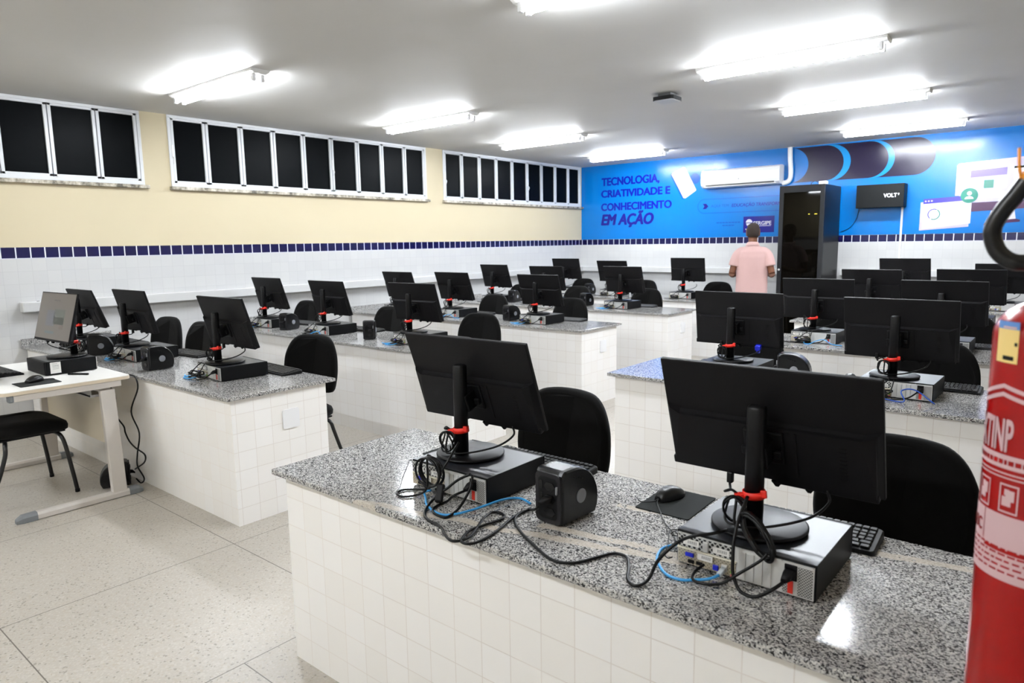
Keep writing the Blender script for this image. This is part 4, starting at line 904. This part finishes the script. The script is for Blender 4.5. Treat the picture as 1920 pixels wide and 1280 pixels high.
for dz in (0.0, .012): 
    patch(b, ER*rad(45), T1, 1.312+dz, 1.318+dz, LABW, zs=lambda t: .028*(1-(t-ER*rad(45))/(ER*rad(55)))); patch(b, T0, ER*rad(45), 1.312+dz, 1.318+dz, LABW, zs=lambda t: .028*(1-(ER*rad(45)-t)/(ER*rad(90))))
for z in (1.228, 1.222): patch(b, T0, T1, z, z+.002, LABW)
for t in (30, 62, 88): 
    c = ER*rad(t); hw = .0135
    for q in ((c-hw, c+hw, 1.212, 1.2145), (c-hw, c+hw, 1.172, 1.1745), (c-hw, c-hw+.002, 1.172, 1.2145), (c+hw-.002, c+hw, 1.172, 1.2145)): patch(b, *q, LABW)
    for q in ((-.008, .004, 1.190, 1.206), (-.004, .009, 1.182, 1.196), (-.001, .006, 1.198, 1.207)): patch(b, c+q[0], c+q[1], q[2], q[3], LABW)
rnd = random.Random(3)
for z in [1.082+.0085*k for k in range(5)]:
    t = T0
    while t < T1-.01:
        l = rnd.uniform(.004, .014); patch(b, t, t+l, z, z+.003, RED, .0011); t += l+rnd.uniform(.002, .004)
t = T0
while t < T1-.01:
    l = rnd.uniform(.003, .008); patch(b, t, t+l, 1.242, 1.249, RED, .0011); t += l+.002
patch(b, ER*rad(56), ER*rad(57), 1.122, 1.168, RED, .0011); patch(b, ER*rad(5), ER*rad(54), 1.112, 1.117, RED, .0011)
put_text(b, 'EXTINP', lambda x, z, l: wrap(-x, z, .0008+l*.5), LABW, -ER*rad(86), -ER*rad(30), 1.260, 1.308, 0, .035)
put_text(b, 'ABC', lambda x, z, l: wrap(-x, z, .0012+l*.5), RED, -ER*rad(84), -ER*rad(60), 1.130, 1.150, 0, .02)
o = b.build('printed_label', None, ex)
b = MB(); zt = 1.449
patch(b, ER*rad(33), ER*rad(60), 1.388, 1.436, mat('sticker_yellow', (238,208,132), 0.5)); patch(b, ER*rad(33), ER*rad(60), 1.436, 1.447, mat('sticker_blue', (92,140,206), 0.5)); patch(b, ER*rad(37), ER*rad(50), 1.392, 1.398, BLKM, .001)
patch(b, ER*rad(36), ER*rad(52), 1.437, 1.440, LABW, .001); patch(b, ER*rad(34), ER*rad(37), 1.413, 1.418, BLKM, .001)
b.build('inspection_sticker', None, ex)['label'] = 'yellow and blue sticker'
b = MB(); b.lathe([(.019, .688), (.019, .72), (.024, .722), (.024, .745), (.014, .75), (.014, .77)], seg=24); b.build('valve', mat('brass', (170,140,70), 0.3, 0.9), ex)
b = MB(); b.box((-.012, -.012, .765), (.012, .10, .775), bev=.003); b.X = Matrix.Translation((0, .0, .80)) @ Matrix.Rotation(.3, 4, 'X'); b.box((-.012, -.015, -.004), (.012, .11, .004), bev=.003); b.build('squeeze_handle', BLK, ex)
hp = [(-.018, -.02, .735), (-.047, -.05, .729), (-.065, -.052, .733), (-.080, -.05, .748), (-.0865, -.05, .775), (-.077, -.05, .80), (-.063, -.05, .822), (-.045, -.05, .85), (-.01, -.05, .885), (.04, -.05, .885), (.066, -.055, .82), (.075, -.06, .68), (.06, -.09, .50), (.055, -.095, .30)]
b = MB(); b.tube(cr(hp, 8), .0115, seg=16); b.build('hose', mat('hose_rubber', (12,12,14), 0.34, spec=0.35), ex)
b = MB(); b.tube([(-.052, -.05, .840), (-.035, -.05, .862)], .0128, seg=16); b.tube(cr([(-.056, -.055, .836), (-.061, -.06, .86), (-.063, -.055, .885)], 5), .002); b.build('seal_tie', mat('orange_plastic', (236,150,50), 0.4), ex)
b = MB(); b.box((.075, -.02, .50), (.1095, .02, .56), bev=.004); b.build('wall_bracket', BLKM, ex)

# ------------------------------------------------------------------ person
pe = empty('person', (3.66, 8.94, 0), 0.32); tag(pe, 'standing person in a pink polo shirt seen from behind near the blue wall', 'person')
SKIN = mat('brown_skin', (104,62,38), 0.55)
def ell(b, c, r, n=20, mth=12):
    b.loft([[(c[0]+r[0]*math.sin(PI*k/mth)*math.cos(2*PI*q/n), c[1]+r[1]*math.sin(PI*k/mth)*math.sin(2*PI*q/n), c[2]-r[2]*math.cos(PI*k/mth)) for q in range(n)] for k in range(mth+1) if True], cap=False)
def ov(b, secs, n=28): b.loft([[(cx+rx*math.cos(2*PI*q/n), cy+ry*math.sin(2*PI*q/n), z) for q in range(n)] for cx, cy, z, rx, ry in secs])
def remesh(o, v, sm=4):
    md = o.modifiers.new('remesh', 'REMESH'); md.mode = 'VOXEL'; md.voxel_size = v; md.use_smooth_shade = True
    if sm: s2 = o.modifiers.new('smooth', 'SMOOTH'); s2.iterations = sm; s2.factor = 0.5
b = MB()
ov(b, [(0,0,.86,.15,.10), (0,0,.95,.165,.11), (0,0,1.08,.145,.095), (0,0.005,1.25,.165,.108), (0,0,1.37,.160,.088), (0,-.005,1.43,.105,.065), (0,0,1.475,.07,.065), (0,.005,1.50,.055,.058), (0,.012,1.58,.054,.058)])
ov(b, [(0,.035,1.535,.03,.04), (0,.032,1.56,.052,.072), (0,.022,1.60,.066,.088), (0,.012,1.65,.074,.097), (0,.010,1.69,.075,.098), (0,.008,1.73,.064,.083), (0,.006,1.753,.035,.045)])
b.tube([(0,.105,1.665), (0,.122,1.635), (0,.116,1.622)], [.008, .014, .010]); b.tube([(-.022,.104,1.592), (0,.112,1.593), (.022,.104,1.592)], [.006,.009,.006])
for sx in (-1, 1):
    ell(b, (sx*.078, .005, 1.645), (.010, .020, .055)); ell(b, (sx*.030, .092, 1.665), (.014, .012, .010))
    b.tube(cr([(sx*.13,0,1.395), (sx*.172,-.01,1.355), (sx*.212,-.025,1.25), (sx*.245,-.035,1.125)], 5), [.055-.0010*k for k in range(16)], seg=14)
    b.tube(cr([(sx*.245,-.04,1.12), (sx*.238,.06,1.095), (sx*.195,.17,1.11), (sx*.165,.215,1.12)], 5), [.042-.0012*k for k in range(16)], seg=14)
    b.tube([(sx*.165,.215,1.12), (sx*.135,.245,1.125), (sx*.105,.27,1.13)], [.026, .034, .030], seg=14)
    for q in range(4):
        f0 = Vector((sx*(.10-.006*q), .272+.004*q, 1.157-.018*q)); b.tube([f0, f0+Vector((-sx*.034, .018, -.004)), f0+Vector((-sx*.058, .006, -.012)), f0+Vector((-sx*.060, -.016, -.016))], [.0092, .0088, .008, .0068], seg=8)
    b.tube([(sx*.14,.235,1.15), (sx*.115,.235,1.172), (sx*.085,.245,1.175)], [.012, .010, .008], seg=8)
    b.tube(cr([(sx*.085,0,.90), (sx*.095,.005,.70), (sx*.10,.015,.49), (sx*.103,-.01,.28), (sx*.105,-.015,.09)], 5), [.085-.0022*k for k in range(21)], seg=14)
    b.tube([(sx*.105,-.04,.045), (sx*.108,.04,.045), (sx*.115,.13,.03)], [.036, .038, .026], seg=12)
o = b.build('body', SKIN, pe); remesh(o, .0055)
b = MB(); ov(b, [(0,-.004,1.585,.062,.068), (0,-.002,1.615,.0735,.086), (0,-.002,1.65,.0795,.097), (0,.002,1.69,.0805,.102), (0,.004,1.735,.068,.088), (0,.003,1.762,.034,.045), (0,.002,1.766,.01,.012)])
bmesh.ops.bisect_plane(b.bm, geom=b.bm.verts[:]+b.bm.edges[:]+b.bm.faces[:], plane_co=(0, .065, 1.69), plane_no=(0, 1, -0.6), clear_outer=True)
o = b.build('hair', mat('short_black_hair', (38,27,20), 0.85), pe)
b = MB(); ov(b, [(0,0,.80,.196,.135), (0,0,.90,.197,.138), (0,0,1.05,.195,.13), (0,0,1.22,.198,.132), (0,-.002,1.33,.202,.125), (0,-.004,1.40,.182,.108), (0,-.004,1.445,.125,.085), (0,0,1.475,.082,.075)], 36)
for sx in (-1, 1): b.tube(cr([(sx*.10,0,1.395), (sx*.135,0,1.39), (sx*.178,-.010,1.35), (sx*.205,-.020,1.28), (sx*.218,-.026,1.215)], 5), [.068+.0002*k for k in range(21)], seg=18)
o = b.build('polo_shirt', M_PINK, pe); remesh(o, .007, 6)
b = MB(); b.loft([[((.066+e)*math.cos(2*PI*q/28), .002+(.066+e)*math.sin(2*PI*q/28), z-.012*math.sin(2*PI*q/28)) for q in range(28)] for e, z in ((0, 1.468), (.018, 1.462), (.020, 1.475), (.004, 1.515), (-.002, 1.512), (-.002, 1.47))], cap=False); b.build('collar', M_PINK, pe)
b = MB(); ov(b, [(0,0,.70,.10,.10), (0,0,.82,.175,.118), (0,0,.95,.172,.116)])
for sx in (-1, 1): b.tube(cr([(sx*.085,0,.86), (sx*.095,.005,.68), (sx*.10,.012,.48), (sx*.103,-.006,.28), (sx*.105,-.01,.085)], 5), [.096-.0019*k for k in range(21)], seg=18)
o = b.build('trousers', M_TROUS, pe); remesh(o, .008, 5)
for sx in (-1, 1):
    b = MB(); b.loft([[(sx*.108+wx*math.cos(2*PI*q/16), y+0*q, max(.002, .04+hz*math.sin(2*PI*q/16))) for q in range(16)] for y, wx, hz in ((-.085,.02,.03), (-.07,.042,.05), (0,.046,.055), (.08,.05,.045), (.15,.045,.035), (.185,.02,.02))]); b.build('shoe', BLKM, pe)
